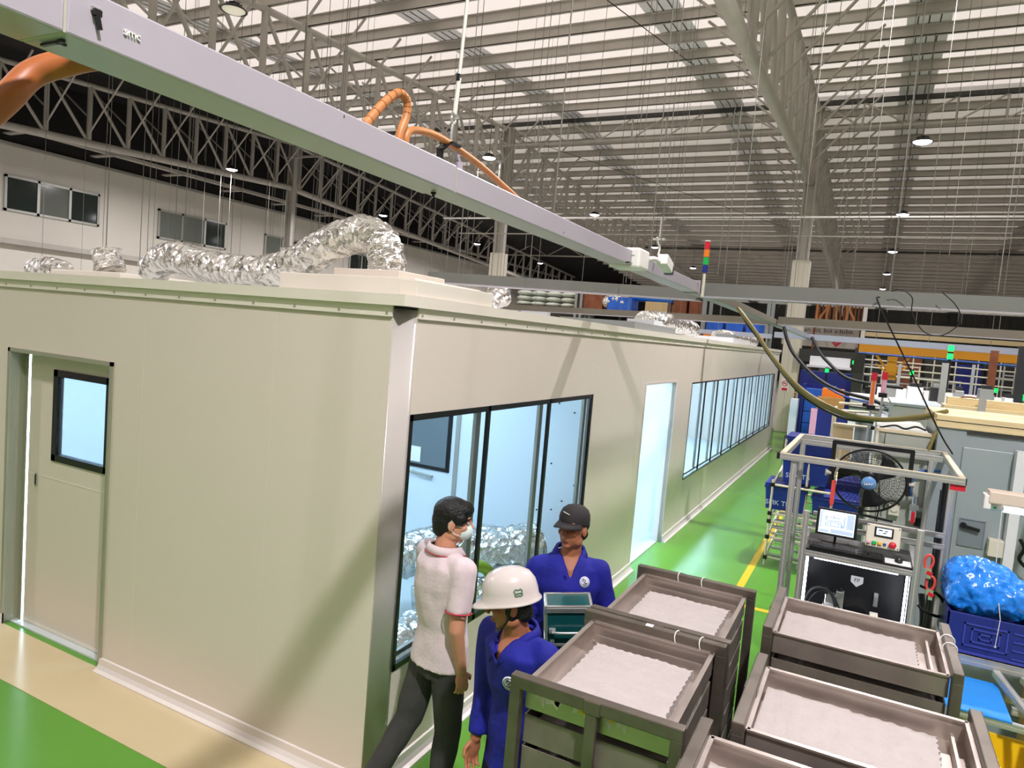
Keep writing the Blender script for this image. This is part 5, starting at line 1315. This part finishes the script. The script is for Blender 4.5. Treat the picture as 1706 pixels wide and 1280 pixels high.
for q in range(4): rb.b2(3.04,3.115,1.354,1.361,1.14+.045*q,1.148+.045*q)
rb.b2(2.74,3.12,1.350,1.361,1.12,1.132)
obj('front_ribs', rb, mat('navy_rib', '#39439c', .4), t)
m2 = MB(); m2.ell((2.90,1.56,1.43), (.20,.21,.175), None, 30); m2.ell((2.82,1.50,1.50), (.11,.12,.12), None, 24); m2.ell((3.02,1.52,1.42), (.12,.16,.13), None, 24); m2.ell((2.80,1.47,1.40), (.09,.10,.10), None, 20)
me = fuse('film_bag', m2, .012, 3)
bm = bmesh.new(); bm.from_mesh(me); bm.normal_update()
for v in bm.verts:
    p = v.co; q = V((p.x*13, p.y*13, p.z*8)); v.co = p+v.normal*(.020*noise.noise(q)-.030*abs(noise.noise(q*1.7))-.016*abs(noise.noise(q*3.6)))
    if v.co.z < 1.262: v.co.z = 1.262+.3*(v.co.z-1.262)*0
bm.to_mesh(me); bm.free(); me.materials.append(M['bluefilm'])
me.transform(Matrix.Translation((-2.92,-1.55,-1.262))); bag = lk('film_bag', me, None, (2.92,1.55,1.262)); tag(bag, 'crumpled blue plastic film bag bulging over the navy crate', 'bag')
o = obj('yellow_bin', MB().prism([(2.80,.55,.45),(2.80,.62,.80),(2.80,1.18,.80),(2.80,1.12,.45)], (.018,0,0)).prism([(2.80,.55,.45),(3.25,.55,.45),(3.30,.62,.80),(2.80,.62,.80)], (0,.018,0)).prism([(2.80,1.12,.45),(3.25,1.12,.45),(3.30,1.18,.80),(2.80,1.18,.80)], (0,.018,0)).b2(2.8,3.25,.56,1.12,.45,.465), M['yellowbin']); tag(o, 'yellow plastic bin below the roller table at the lower right', 'bin')
o = obj('bin_stand', MB().b2(2.82,3.2,.6,1.1,0,.45), M['mgrey']); tag(o, 'grey stand carrying the yellow bin', 'stand')
o = obj('blue_drum', MB().lathe([(0,0),(.17,0),(.18,.05),(.175,.3),(.18,.55),(.165,.6),(0,.6)], (3.5,.9,0), 24), M['bluebag']); tag(o, 'blue drum under the roller table beside the yellow bin', 'drum')
o = obj('cardboard_box', MB().b2(3.38,3.8,2.25,2.7,0,.75), M['card'], bevel=.004); tag(o, 'brown cardboard box on the floor behind the roller table', 'box')
o = obj('cable_heap', MB().tube(smooth_path([(2.66,2.35,.02),(2.72,2.3,.3),(2.68,2.35,.6),(2.72,2.3,.9),(2.70,2.38,1.1)], 6), .02, 8).tube(smooth_path([(2.63,2.45,.02),(2.66,2.4,.4),(2.62,2.5,.8),(2.66,2.45,1.15)], 6), .016, 8), M['black']); tag(o, 'black cables rising behind the right bench post', 'cable')
struct('trim_11', MB().b2(1.16,1.24,.5,12,0,.002), M['yellow']); struct('trim_12', MB().b2(2.9,6,4.1,4.2,0,.002), M['yellow']); struct('trim_13', MB().b2(1.24,1.9,4.42,4.5,0,.002), M['yellow'])

# ================================================================== FLOW RACK WITH BLUE CRATES
t = thing('flow_rack', 'cream pipe flow rack with black joints carrying the blue crates', 'rack', (1.7,6.6,0))
def pipe(a, b, parent=t, m_='creamp'): obj('rack_pipe', MB().cyl(a, b, .0145, n=10), M[m_], parent)
def joint(p, parent=t): obj('pipe_joint', MB().box(p, (.05,.05,.05)), M['blackp'], parent, bevel=.006)
X0, X1, Y0, Y1 = 1.32, 2.0, 6.13, 7.25
for x, y, h in ((X0,Y0,1.08),(X1,Y0,1.45),(X0,Y1,1.5),(X1,Y1,1.5),(1.70,Y0+.1,1.4)): pipe((x,y,0),(x,y,h))
for z in (.10,.36,.56,.66,1.02):
    pipe((X0,Y0,z),(X1,Y0,z)); pipe((X0,Y1,z+.1),(X1,Y1,z+.1)); pipe((X0,Y0,z),(X0,Y1,z+.1)); pipe((X1,Y0,z),(X1,Y1,z+.1))
    joint((X0,Y0,z)); joint((X1,Y0,z))
pipe((X0,Y1,1.45),(X1,Y1,1.45)); joint((1.70,Y0+.02,1.03))
for z in (.13,.40,.48):
    for k in range(4):
        rl = MB(); y = Y0+.06+.26*k
        rl.cyl((X0+.03,y,z+.03*k),(X1-.03,y,z+.03*k),.016,n=8)
        obj('roller_track', rl, M['alup'], t)
def crate(x0, x1, y0, y1, z0, h, label, txt, m_='bluep', tilt=0, tx=-.08):
    c = thing('blue_crate', label, 'crate', ((x0+x1)/2,(y0+y1)/2,z0), 'blue lidded crates')
    cx, cy = (x0+x1)/2, (y0+y1)/2; a, b = (x1-x0)/2, (y1-y0)/2
    mb = MB(); k = .86
    lo = [(cx-a*k,cy-b*k,z0),(cx+a*k,cy-b*k,z0),(cx+a*k,cy+b*k,z0),(cx-a*k,cy+b*k,z0)]; hi = [(cx-a*.95,cy-b*.95,z0+h*.88),(cx+a*.95,cy-b*.95,z0+h*.88),(cx+a*.95,cy+b*.95,z0+h*.88),(cx-a*.95,cy+b*.95,z0+h*.88)]
    mb.add(lo+hi, [(3,2,1,0),(4,5,6,7),(0,1,5,4),(1,2,6,5),(2,3,7,6),(3,0,4,7)])
    obj('crate_body', mb, M[m_], c, bevel=.006)
    obj('crate_rim', MB().b2(x0,x1,y0,y1,z0+h*.80,z0+h*.88), M[m_], c, bevel=.004)
    obj('crate_lid', MB().b2(x0+.006,x1-.006,y0+.006,cy-.003,z0+h*.88,z0+h).b2(x0+.006,x1-.006,cy+.003,y1-.006,z0+h*.88,z0+h), M[m_], c, bevel=.006)
    if txt:
        s_ = math.atan2(b*(.95-k), h*.88); up = V((0,-math.sin(s_),math.cos(s_)))
        text('lettering', txt, .085, M['inkblue'], (cx+tx,cy-b*(k+.095*.28)-.006,z0+h*.26), (1,0,0), up, c, extrude=.001)
    if tilt: c.rotation_euler = (tilt, 0, 0)
    return c
crate(1.22,1.72,6.16,6.75,.70,.33,'blue lidded crate with pale lettering, lower one at the left of the flow rack','SMK TB')
crate(1.38,1.95,6.2,6.8,1.06,.34,'blue lidded crate with pale lettering, upper one on the flow rack','SMK TB')
crate(1.40,1.96,6.22,6.8,1.42,.22,'dark blue lidded crate on top of the upper lettered crate','', 'navy')
crate(1.76,2.3,6.2,6.8,.70,.26,'plain blue crate right of the lower lettered crate, partly hidden by the monitor','')
crate(1.78,2.3,6.9,7.4,.74,.34,'dark navy crate in the shadow at the back of the flow rack','', 'navy')

# ================================================================== CABLES OVER THE AISLE
def cable(pts, r, m_, label, n=8): tag(obj('cable', MB().tube(smooth_path(pts, 8), r, n), M[m_]), label, 'cable')
cable([(1.03,4.02,3.045),(1.12,3.98,2.95),(1.23,3.93,2.83),(1.42,3.85,2.6),(1.70,3.75,2.34),(2.03,3.6,2.19),(2.32,3.4,2.17),(2.60,3.2,2.24),(2.78,3.1,2.31)], .017, 'olive', 'thick olive cable sagging from the trunking to the wooden board')
cable([(1.04,4.08,3.04),(1.14,4.03,2.93),(1.25,3.98,2.80),(1.43,3.9,2.57),(1.71,3.8,2.30),(2.04,3.66,2.16),(2.33,3.45,2.155),(2.62,3.25,2.22),(2.76,3.0,2.28),(2.70,2.93,2.12),(2.665,2.92,1.95)], .013, 'olive', 'second olive cable hanging just below the thick one and bending down the cabinet')
cable([(1.035,4.1,3.04),(1.13,4.05,2.9),(1.25,4.0,2.77),(1.44,3.93,2.54),(1.72,3.83,2.27),(2.04,3.7,2.13),(2.3,3.5,2.13)], .012, 'black', 'black cable hanging under the pair of olive cables')
cable([(1.045,8.0,3.05),(1.12,7.95,2.85),(1.25,7.9,2.64),(1.56,7.8,2.36),(1.9,7.7,2.2),(2.3,7.6,2.13),(2.5,7.55,2.05)], .025, 'black', 'black cable sagging in front of the white column, left of two')
cable([(1.03,8.05,3.05),(1.15,8.0,2.78),(1.3,7.95,2.58),(1.6,7.85,2.31),(1.93,7.75,2.14),(2.3,7.65,2.08)], .012, 'bluebtn', 'thin blue cable running with the left black cable')
cable([(1.37,9.0,2.95),(1.5,8.95,2.74),(1.65,8.9,2.58),(1.93,8.8,2.37),(2.3,8.7,2.31),(2.7,8.6,2.3)], .025, 'black', 'black cable sagging in front of the banner, right of two')
cable([(2.235,2.42,3.08),(2.235,2.4,3.03),(2.45,2.45,2.64),(2.69,2.5,2.2),(2.79,2.55,2.05)], .0055, 'black', 'taut thin black cord slanting from the cross trunking to the cabinet')
cable([(2.30,2.40,3.12),(2.36,2.39,3.135),(2.43,2.385,3.08),(2.44,2.385,2.98),(2.52,2.385,2.86),(2.62,2.385,2.84),(2.70,2.385,2.90),(2.72,2.385,2.97),(2.68,2.385,3.05),(2.60,2.39,3.125)], .0035, 'black', 'thin black wire looping in front of the cross trunking')
cable([(3.02,4.95,2.3),(3.04,4.9,2.36),(3.1,4.9,2.375),(3.16,4.9,2.37)], .007, 'brown', 'dark cord laid over the pale wooden planks')
# ================================================================== MACHINE HALL BEHIND
def solid(name, label, cat, m_, *boxes, group=None, bevel=0, base=None):
    mb = MB()
    for b in boxes: mb.b2(*b)
    o = obj(name, mb, M[m_], bevel=bevel); return tag(o, label, cat, group)
# wood on the low grey machine
t = thing('machine_cabinet', 'long grey green machine cabinet behind the wooden planks', 'cabinet', (3.8,6,0))
obj('cabinet_body', MB().b2(2.50,5.5,5.6,7.0,0,2.19), M['cab'], t); obj('top_lip', MB().b2(2.48,3.0,5.58,7.0,2.19,2.215), M['cab2'], t)
t = thing('low_machine', 'lower grey machine carrying the wooden planks', 'machine', (3.6,5,0))
obj('base_body', MB().b2(2.95,5.0,4.5,5.4,0,2.2), M['cab'], t)
for k in range(2): solid('wooden_plank', ('front' if k == 0 else 'rear')+' pale wooden plank lying on the grey machine base', 'plank', 'wood', (2.90,5.0,4.80+.16*k,4.95+.16*k,2.2+.0*k,2.285), group='pale wooden planks')
solid('wooden_plank', 'pale wooden plank stacked on top of the two others', 'plank', 'wood', (2.93,5.0,4.88,5.06,2.285,2.36), group='pale wooden planks')
solid('metal_bracket', 'small grey bracket hanging over the planks', 'bracket', 'alup', (3.17,3.23,4.77,4.80,2.15,2.37))
solid('notice_card', 'white card lying on the cabinet board at the right edge', 'card', 'paper', (3.42,3.7,3.3,3.6,2.29,2.294))
# cream pipe stand with bars behind the canopy frame
t = thing('pipe_stand', 'cream pipe stand with black joints behind the canopy frame', 'stand', (2.1,7.4,0))
for a, b in (((1.86,7.6,0),(1.86,7.6,1.95)),((2.42,7.6,0),(2.42,7.6,1.98)),((1.86,7.6,1.93),(2.42,7.6,1.96)),((1.86,7.6,1.75),(2.42,7.6,1.75)),((1.86,8.3,0),(1.86,8.3,1.95)),((1.86,7.6,1.93),(1.86,8.3,1.93)),((1.9,7.9,2.02),(2.4,7.9,2.04))): obj('stand_pipe', MB().cyl(a, b, .018, n=8), M['creamp'], t)
for p in ((1.9,7.6,1.93),(2.38,7.6,1.75),(2.25,7.75,2.04)): obj('pipe_joint', MB().box(p, (.1,.05,.05)), M['blackp'], t)
solid('cardboard_box', 'beige cardboard box standing below the cream pipe stand', 'box', 'cardbeige', (1.87,2.12,7.7,8.2,1.2,1.72))
solid('box_stand', 'grey stand under the beige cardboard box', 'stand', 'mgrey', (1.88,2.4,7.7,8.3,0,1.2))
solid('grey_case', 'grey equipment case inside the cream pipe stand', 'case', 'mgrey', (2.14,2.36,7.7,8.2,1.2,1.9))
solid('pale_machine', 'pale machine under the olive cable', 'machine', 'mwhite', (2.43,2.7,7.0,7.6,0,1.95))
for k, (x, y, z0, z1, lab) in enumerate(((2.30,7.1,2.08,2.5,'left'), (2.42,7.2,2.25,2.52,'right'))):
    tt = thing('light_curtain', lab+' pink and red upright bar above the cream pipe stand', 'bar', (x,y,z0))
    obj('bar_body', MB().b2(x-.03,x+.03,y-.02,y+.03,z0,z1), M['pinkish'], tt); obj('bar_window', MB().b2(x-.017,x+.017,y-.03,y-.02,z0+.02,z1-.1), M['orange'] if k == 0 else M['pinkish'], tt); obj('bar_cap', MB().b2(x-.034,x+.034,y-.032,y+.032,z1-.1,z1), M['red'], tt); obj('bar_foot', MB().b2(x-.05,x+.05,y-.04,y+.04,z0-.06,z0), M['blackp'], tt)
    obj('bar_pole', MB().cyl((x,y,z0-.06),(x,y,1.2),.015,n=6), M['alup'], tt)
o = obj('film_roll', MB().lathe([(.02,0),(.11,0),(.11,.1),(.02,.1),(.02,0)], (2.55,7.3,1.97), 20), M['glass']); tag(o, 'small clear film roll on the pale machine body', 'roll')
t = thing('sign_post', 'narrow white post with a pink paper label in the aisle', 'post', (1.57,8,0))
obj('post_body', MB().b2(1.55,1.62,7.97,8.03,0,1.42), M['mwhite'], t); obj('paper_label', MB().b2(1.545,1.63,7.96,7.97,1.45,1.9), M['pinkish'], t); obj('label_back', MB().b2(1.55,1.625,7.97,7.98,1.42,1.9), M['mwhite'], t)
# blue cages and boxes by the column
t = thing('roll_cage', 'blue mesh roll cage right of the white column', 'cage', (1.07,18,0))
obj('cage_back', MB().b2(.67,1.47,18.5,18.55,.2,1.9), M['navy'], t); obj('cage_side', MB().b2(.67,.72,17.8,18.5,.2,1.9), M['bluep'], t); obj('cage_side', MB().b2(1.44,1.49,17.8,18.5,.2,1.9), M['bluep'], t); obj('cage_base', MB().b2(.67,1.49,17.8,18.5,.12,.2), M['navy'], t)
for k in range(4): obj('cage_wheel', MB().cyl((.74+.68*(k % 2),17.9+.5*(k//2),.06),(.78+.68*(k % 2),17.9+.5*(k//2),.06),.06,n=10), M['black'], t)
for k in range(5): solid('blue_crate', 'blue crate in the roll cage, %s from the bottom' % ordinal(k), 'crate', 'bluebag', (.74,1.42,17.85,18.45,.2+.32*k,.5+.32*k), group='blue crates in the roll cage')
solid('clear_tray_stack', 'stack of clear trays standing left of the blue crates', 'trays', 'mwhite', (.46,.64,17.0,17.4,.5,1.0), (.46,.64,17.0,17.4,1.0,1.06), (.46,.64,17.0,17.4,1.06,1.5))
solid('trolley_base', 'dark base under the clear trays', 'base', 'mdark', (.42,.66,16.9,17.5,0,.5))
solid('dark_blue_rack', 'dark blue rack behind the roll cage', 'rack', 'navy', (.42,2.0,19.6,20.2,0,2.25))
solid('orange_box', 'large orange cardboard box on the blue stand', 'box', 'orange', (1.36,1.8,13.9,14.4,1.55,1.98), bevel=.01)
solid('orange_box', 'low orange box in front of the large orange box', 'box', 'card', (1.30,1.84,13.5,13.88,1.55,1.8))
solid('blue_stand', 'dark blue stand under the orange boxes', 'stand', 'navy', (1.3,2.0,13.5,14.4,0,1.55))
solid('blue_stand', 'blue framed trolley right of the orange boxes', 'trolley', 'bluep', (1.95,2.0,13.3,13.4,0,1.9), (2.25,2.3,13.3,13.4,0,1.9), (1.95,2.3,13.3,13.4,1.5,1.56), (1.95,2.3,13.3,13.4,.8,.86))
solid('small_box', 'small brown box on the blue framed trolley', 'box', 'card', (2.0,2.2,13.3,13.45,1.56,1.72))
# white machine line
t = thing('white_machine_line', 'long white machine bench with bright top behind the grey green cabinet', 'machine', (3.5,11,0))
obj('bench_body', MB().b2(2.0,5.6,10.2,11.2,0,2.0), M['mwhite'], t); obj('bench_top', MB().b2(1.98,5.65,10.15,11.2,2.0,2.06), M['white'], t); obj('back_rail', MB().b2(2.4,5.4,11.0,11.2,2.06,2.22), M['white'], t)
for x0, x1 in ((2.3,2.31),(3.2,3.21),(4.1,4.11)): obj('panel_seam', MB().b2(x0,x1,10.145,10.15,.1,1.98), M['steel'], t)
obj('foot_strip', MB().b2(1.98,3.3,10.1,10.2,1.84,1.87), M['steel_dk'], t)
rn = random.Random(11)
names = [('motor_unit','grey motor unit','mgrey'),('control_unit','white control unit','mwhite'),('dark_module','dark module','mdark'),('metal_block','metal block','alup')]
posw = ['far left','left','left of centre','centre','right of centre','right','far right','farther right','rightmost']
for k in range(9):
    nm, lb, mm = names[k % 4]; x = 2.5+.34*k; w_ = rn.uniform(.10,.24); h_ = rn.uniform(.12,.34)
    tt = thing(nm, lb+' standing on the long white machine bench, %s' % posw[k], 'machine', (x,10.6,2.06))
    obj('housing', MB().b2(x,x+w_,10.45,10.8,2.06,2.06+h_), M[mm], tt, bevel=.01); obj('top_block', MB().b2(x+.03,x+w_-.02,10.5,10.7,2.06+h_,2.12+h_), M['mdark' if mm != 'mdark' else 'alup'], tt); obj('side_plate', MB().b2(x+w_,x+w_+.015,10.45,10.8,2.06,2.06+h_*.7), M['alup'], tt)
# signal towers
def tower(x, y, z, label, two=False):
    tt = thing('signal_tower', label, 'signal light', (x,y,0))
    obj('tower_pole', MB().cyl((x,y,.0),(x,y,z),.025,n=8), M['blackp'], tt); obj('tower_lens', MB().cyl((x,y,z),(x,y,z+.1),.045,n=12), M['greenlit'], tt)
    if two: obj('tower_lens', MB().cyl((x,y,z+.14),(x,y,z+.24),.045,n=12), M['greenlit'], tt)
    obj('tower_cap', MB().cyl((x,y,z+.1),(x,y,z+.13),.046,n=12), M['blackp'], tt)
tower(3.46,11.3,2.80,'tall signal tower with two lit green lenses below the pale trunking', True)
tower(3.15,16.2,2.42,'lit green signal tower right of the orange crane post')
tower(1.85,18.5,2.55,'lit green signal tower left of the orange crane post')
tower(4.75,15.5,2.2,'lit green signal tower behind the brown post at the right')
tower(1.25,17.2,2.28,'lit green signal tower above the blue crates')
tower(4.55,10.9,2.22,'lit green signal lens low at the right edge')
# uprights
def upright(x, y, z, w_, m_, label): solid('upright_post', label, 'post', m_, (x-w_/2,x+w_/2,y-w_/2,y+w_/2,0,z))
upright(3.30,10.0,2.72,.09,'alup','aluminium upright in front of the white machine bench')
upright(4.32,13,3.05,.12,'brown','brown red upright post at the right')
upright(4.45,11,3.1,.13,'mdark','black upright post at the right edge')
upright(1.98,18,3.0,.26,'steel_dk','dark grey steel post under the banner end')
upright(3.95,12.4,2.75,.05,'alup','thin grey upright between the tower and the brown post')
upright(2.75,12.2,2.65,.05,'alup','thin grey upright left of the machine units')
# orange crane
t = thing('jib_crane', 'orange yellow crane beam on a braced post behind the machines', 'crane', (2.73,17,0))
obj('crane_post', MB().b2(2.62,2.84,16.9,17.1,0,2.92), M['craney'], t)
obj('crane_beam', MB().b2(1.95,8.0,16.87,17.13,2.93,3.17), M['craney'], t); obj('beam_flange', MB().b2(1.95,8.0,16.8,17.2,3.17,3.21).b2(1.95,8.0,16.8,17.2,2.89,2.93), M['craney'], t)
for s_ in (-1, 1): obj('post_brace', MB().bar((2.73+s_*.1,17,2.5),(2.73+s_*.4,17,2.88),.06,.06), M['craney'], t)
for s_ in (-1, 1): obj('post_bracket', MB().bar((2.73+s_*.1,16.88,2.42),(2.73+s_*.36,16.88,2.62),.05,.04), M['craney'], t)
obj('post_band', MB().b2(2.605,2.855,16.885,16.9,2.3,2.36).b2(2.605,2.855,16.885,16.9,2.1,2.16), mat('crane_rust', '#9c6a14', .6), t)
o = obj('blue_pipe', MB().cyl((1.95,16.6,2.86),(8.0,16.6,2.80),.025,n=8), mat('blue_pipe_paint', '#3c5aa8', .45)); tag(o, 'long blue pipe running under the crane beam', 'pipe')
solid('roof_beam', 'tan horizontal beam behind the bluish trunking', 'beam', 'wood', (1.9,9.5,26.5,26.7,3.62,3.78))
# banner
t = thing('wall_banner', 'grey banner with a motto and a red heart right of the white column', 'banner', (.9,26,3.0))
obj('banner_sheet', MB().b2(-.9,1.93,26.0,26.02,3.08,4.12), M['banner'], t)
text('lettering', 'Excellence is not an act, but a habit.', .235, M['ink'], (1.62,25.995,3.70), (1,0,0), (0,0,1), t, align='RIGHT')
hp = [(0,-.9),(-.55,-.35),(-.95,.15),(-.85,.62),(-.45,.75),(-.1,.5),(0,.3),(.1,.5),(.45,.75),(.85,.62),(.95,.15),(.55,-.35)]
obj('red_heart', MB().prism([(1.05+.2*a,25.99,3.28+.17*b) for a, b in hp], (0,.008,0)), M['red'], t)
obj('heart_stroke', MB().tube(smooth_path([(.96,25.985,3.28),(1.02,25.985,3.23),(1.08,25.985,3.30),(1.13,25.985,3.36)], 4), .012, 5), M['pinkish'], t)
text('small_lettering', 'ence', .12, M['ink'], (.72,25.995,3.36), (1,0,0), (0,0,1), t, align='RIGHT')
obj('banner_frame', MB().b2(1.93,1.98,25.98,26.04,3.05,4.15).b2(-.9,1.98,25.98,26.04,3.04,3.08), M['steel_dk'], t)
solid('dark_beam', 'dark steel beam below the banner', 'beam', 'steel_dk', (.1,2.1,22.2,22.5,2.5,2.92))
solid('white_shelf', 'white lit shelf under the dark beam by the column', 'shelf', 'mwhite', (.5,1.75,20.5,21.2,2.35,2.42), (.55,1.7,20.9,21.2,2.42,2.7))
for k in range(4): solid('small_machine', 'pale small machine under the dark beam, %s from the column' % ordinal(k), 'machine', ('offw','mgrey','mwhite','mdark')[k], (.45+.36*k,.75+.36*k,21.4,21.9,0,2.2+.1*(k % 2)))
# pipework lattice of far machines
rn = random.Random(5); n_ = 0
for k in range(16):
    y = 19+1.5*(k % 6); x = 2.1+.62*k*.8; h_ = rn.uniform(1.7,2.6); w_ = rn.uniform(.5,1.0)
    tt = thing('far_machine', 'pipe framed far machine in the rear hall, %s from the left' % ordinal(k), 'machine', (x,y,0), 'far machines')
    obj('machine_housing', MB().b2(x,x+w_,y,y+.8,0,h_*.72), M[rn.choice(('mgrey','offw','mdark','steel','mwhite'))], tt)
    fr = MB()
    for a in (x, x+w_): fr.b2(a-.02,a+.02,y-.02,y+.02,0,h_+.35)
    fr.b2(x,x+w_,y-.02,y+.02,h_,h_+.04).b2(x,x+w_,y-.02,y+.02,h_+.3,h_+.34)
    obj('machine_frame', fr, M[rn.choice(('alup','offw','steel_lt'))], tt)
    obj('machine_head', MB().b2(x+.1,x+w_*.6,y+.1,y+.5,h_*.72,h_*.72+rn.uniform(.15,.35)), M[rn.choice(('mwhite','mdark','mgrey','card'))], tt)
for k, (z, y) in enumerate(((3.0,21.5),(2.72,21.0),(2.5,20.0),(2.95,26.0),(2.3,19.2))):
    o = obj('guard_rail', MB().cyl((2.1,y,z),(9.5,y,z-.05),.022,n=6), M['offw']); tag(o, 'pale horizontal pipe across the rear machines, %s' % ('topmost','second from top','third from top','behind the crane post','lowest')[k], 'pipe')
for k in range(12):
    x = 2.3+.55*k; o = obj('guard_post', MB().cyl((x,21.3,0),(x,21.3,3.05),.02,n=6), M['offw']); tag(o, 'thin pale upright behind the machines, %s from the left' % ordinal(k), 'post', 'thin pale uprights')
for k in range(8):
    x = 4.3+.7*k; solid('rear_cabinet', 'rear machine cabinet far to the right, %s from the left' % ordinal(k), 'cabinet', ('mwhite','cab2','mdark','offw')[k % 4], (x,x+.6,13.6+.5*(k % 3),14.4+.5*(k % 3),0,1.9+.12*(k % 4)))
for k in range(7):
    x = 2.2+1.1*k; solid('rear_rack', 'tall dark rack far at the back, %s from the left' % ordinal(k), 'rack', ('mdark','brown','steel_dk','navy')[k % 4], (x,x+.95,32,33,0,2.9+.3*(k % 3)))
# racks seen over the cleanroom roof
def shelf(x0, x1, y, zs, label):
    tt = thing('pallet_rack', label, 'rack', ((x0+x1)/2,y,0))
    for x in (x0, x1): obj('rack_upright', MB().b2(x-.05,x+.05,y,y+.08,0,4.3).b2(x-.05,x+.05,y+1,y+1.08,0,4.3), M['mgrey'], tt)
    for z in zs: obj('rack_beam', MB().b2(x0,x1,y,y+.06,z-.12,z).b2(x0,x1,y+1.02,y+1.08,z-.12,z), M['orange'], tt); obj('rack_deck', MB().b2(x0,x1,y+.06,y+1.02,z-.03,z-.005), M['steel_dk'], tt)
    return tt
shelf(-10.4,-7.6,21.0,(1.9,3.72),'pallet rack behind the boxed column, holding white sacks')
for i in range(4):
    for j in range(3):
        x = -10.2+.62*i; z = 3.73+.2*j
        tag(obj('white_sack', MB().ell((x+.28,21.5,z+.1), (.31,.4,.105), None, 14), M['sack']), 'bulging white sack on the pallet rack, %s in the %s layer' % (ordinal(i), ('bottom','middle','top')[j]), 'sack', 'white sacks on the rack')
solid('brown_carton', 'dark brown carton beside the white sacks', 'box', 'brown', (-7.5,-6.6,21.1,21.9,3.73,4.35))
shelf(-7.4,-2.9,21.0,(1.9,3.72),'second pallet rack to the right, holding blue and foil bundles')
for k, (x, w_, h_, mm, lab, nm) in enumerate(((-6.4,.9,.5,'bluebag','grey blue bundle on the second pallet rack','bundle'),(-5.0,.8,.4,'cardbeige','tan carton on the second pallet rack','carton'),(-4.0,.45,.62,'brown','brown bundle on the second pallet rack','bundle'),(-3.45,.3,.6,'brown','narrow brown bundle at the end of the second pallet rack','bundle'))):
    solid(nm, lab, nm, mm, (x,x+w_,21.1,21.9,3.73,3.73+h_))
o = obj('blue_roll', MB().cyl((-5.6,21.5,4.3),(-4.1,21.5,4.24),.15,n=16), mat('bright_blue_roll','#1f6fe0',.4)); tag(o, 'bright blue roll lying across the second pallet rack', 'roll')
foil_b = obj('foil_bundle', foil_tube([(-6.6,21.4,4.0),(-6.2,21.4,4.15),(-5.8,21.4,4.0)], .3, 12, k=8), M['foil']); tag(foil_b, 'crumpled foil bundle on the second pallet rack', 'bundle')
shelf(-2.5,-.6,19.0,(1.9,3.1),'low rack left of the white column with blue containers')
for k in range(3): solid('blue_container', 'blue container on the low rack, %s from the left' % ordinal(k), 'container', 'bluebag', (-2.4+.6*k,-1.9+.6*k,19.1,19.8,3.11,3.62-.05*k))
for k in range(6):
    x = .35+.22*k; o = obj('pink_hose', MB().tube(smooth_path([(x,24.6,4.8),(x+.1*math.sin(k*2),24.6,4.45),(x-.12*math.sin(k),24.6,4.1),(x+.05,24.6,3.88)], 6), .04, 8), M['hose2']); tag(o, 'hanging tan hose between the column and the white rail, %s' % ordinal(k), 'hose', 'hanging tan hoses')
solid('hose_rail', 'white braced rail beside the hanging tan hoses', 'rail', 'white', (1.85,1.98,24.6,24.7,0,4.8)); solid('hose_beam', 'brown beam carrying the hanging tan hoses', 'beam', 'brown', (.2,1.85,24.55,24.7,4.75,4.85))
solid('dark_backdrop_rack', 'dark brown slatted rack behind the hanging hoses', 'rack', 'brown', *[(.35+.12*k,.41+.12*k,25.2,25.3,3.86,4.7) for k in range(12)], (.3,1.8,25.2,25.3,3.84,3.9), (.25,.31,25.2,25.3,0,4.7), (1.79,1.85,25.2,25.3,0,4.7))
solid('wall_unit', 'dark air unit on the office wall seen past the foil duct', 'unit', 'mdark', (-26.9,-26.2,33,34.2,4.6,5.6))
solid('lit_display', 'bright lit display shelf far behind the cleanroom roof', 'display', 'mwhite', (-14.5,-12.8,30,30.4,3.2,3.9)); solid('display_base', 'dark base of the lit display shelf', 'base', 'mdark', (-14.6,-12.7,29.9,30.5,0,3.2))
# ================================================================== CAMERA AND LIGHT
def setup_camera():
    f = 1163.0
    vy = V((1448-853, 605-640, f)).normalized()
    vx = -V((-1436-853, 365-640, f)); vx = vx.normalized(); vx = (vx-vy*vx.dot(vy)).normalized()
    vz = vx.cross(vy)
    # rows: world axes expressed in camera space (x right, y down, z forward)
    right = V((vx[0], vy[0], vz[0])); down = V((vx[1], vy[1], vz[1])); fwd = V((vx[2], vy[2], vz[2]))
    R = Matrix((right, -down, -fwd)).transposed()
    cd = bpy.data.cameras.new('camera'); cd.sensor_width = 36; cd.sensor_fit = 'HORIZONTAL'; cd.lens = f/1706*36; cd.clip_end = 300; cd.clip_start = .02
    o = bpy.data.objects.new('camera', cd); C.objects.link(o)
    o.matrix_world = Matrix.Translation((2.22, -3.035, 2.62)) @ R.to_4x4()
    bpy.context.scene.camera = o
setup_camera()
w = bpy.data.worlds.new('world'); bpy.context.scene.world = w; w.use_nodes = True
bg = w.node_tree.nodes['Background']; bg.inputs['Color'].default_value = (1, .95, .975, 1); bg.inputs['Strength'].default_value = 2.2   # overcast daylight over the roof
vs = bpy.context.scene.view_settings
vs.view_transform = 'Standard'; vs.look = 'None'; vs.exposure = 0; vs.gamma = 1; vs.use_curve_mapping = False
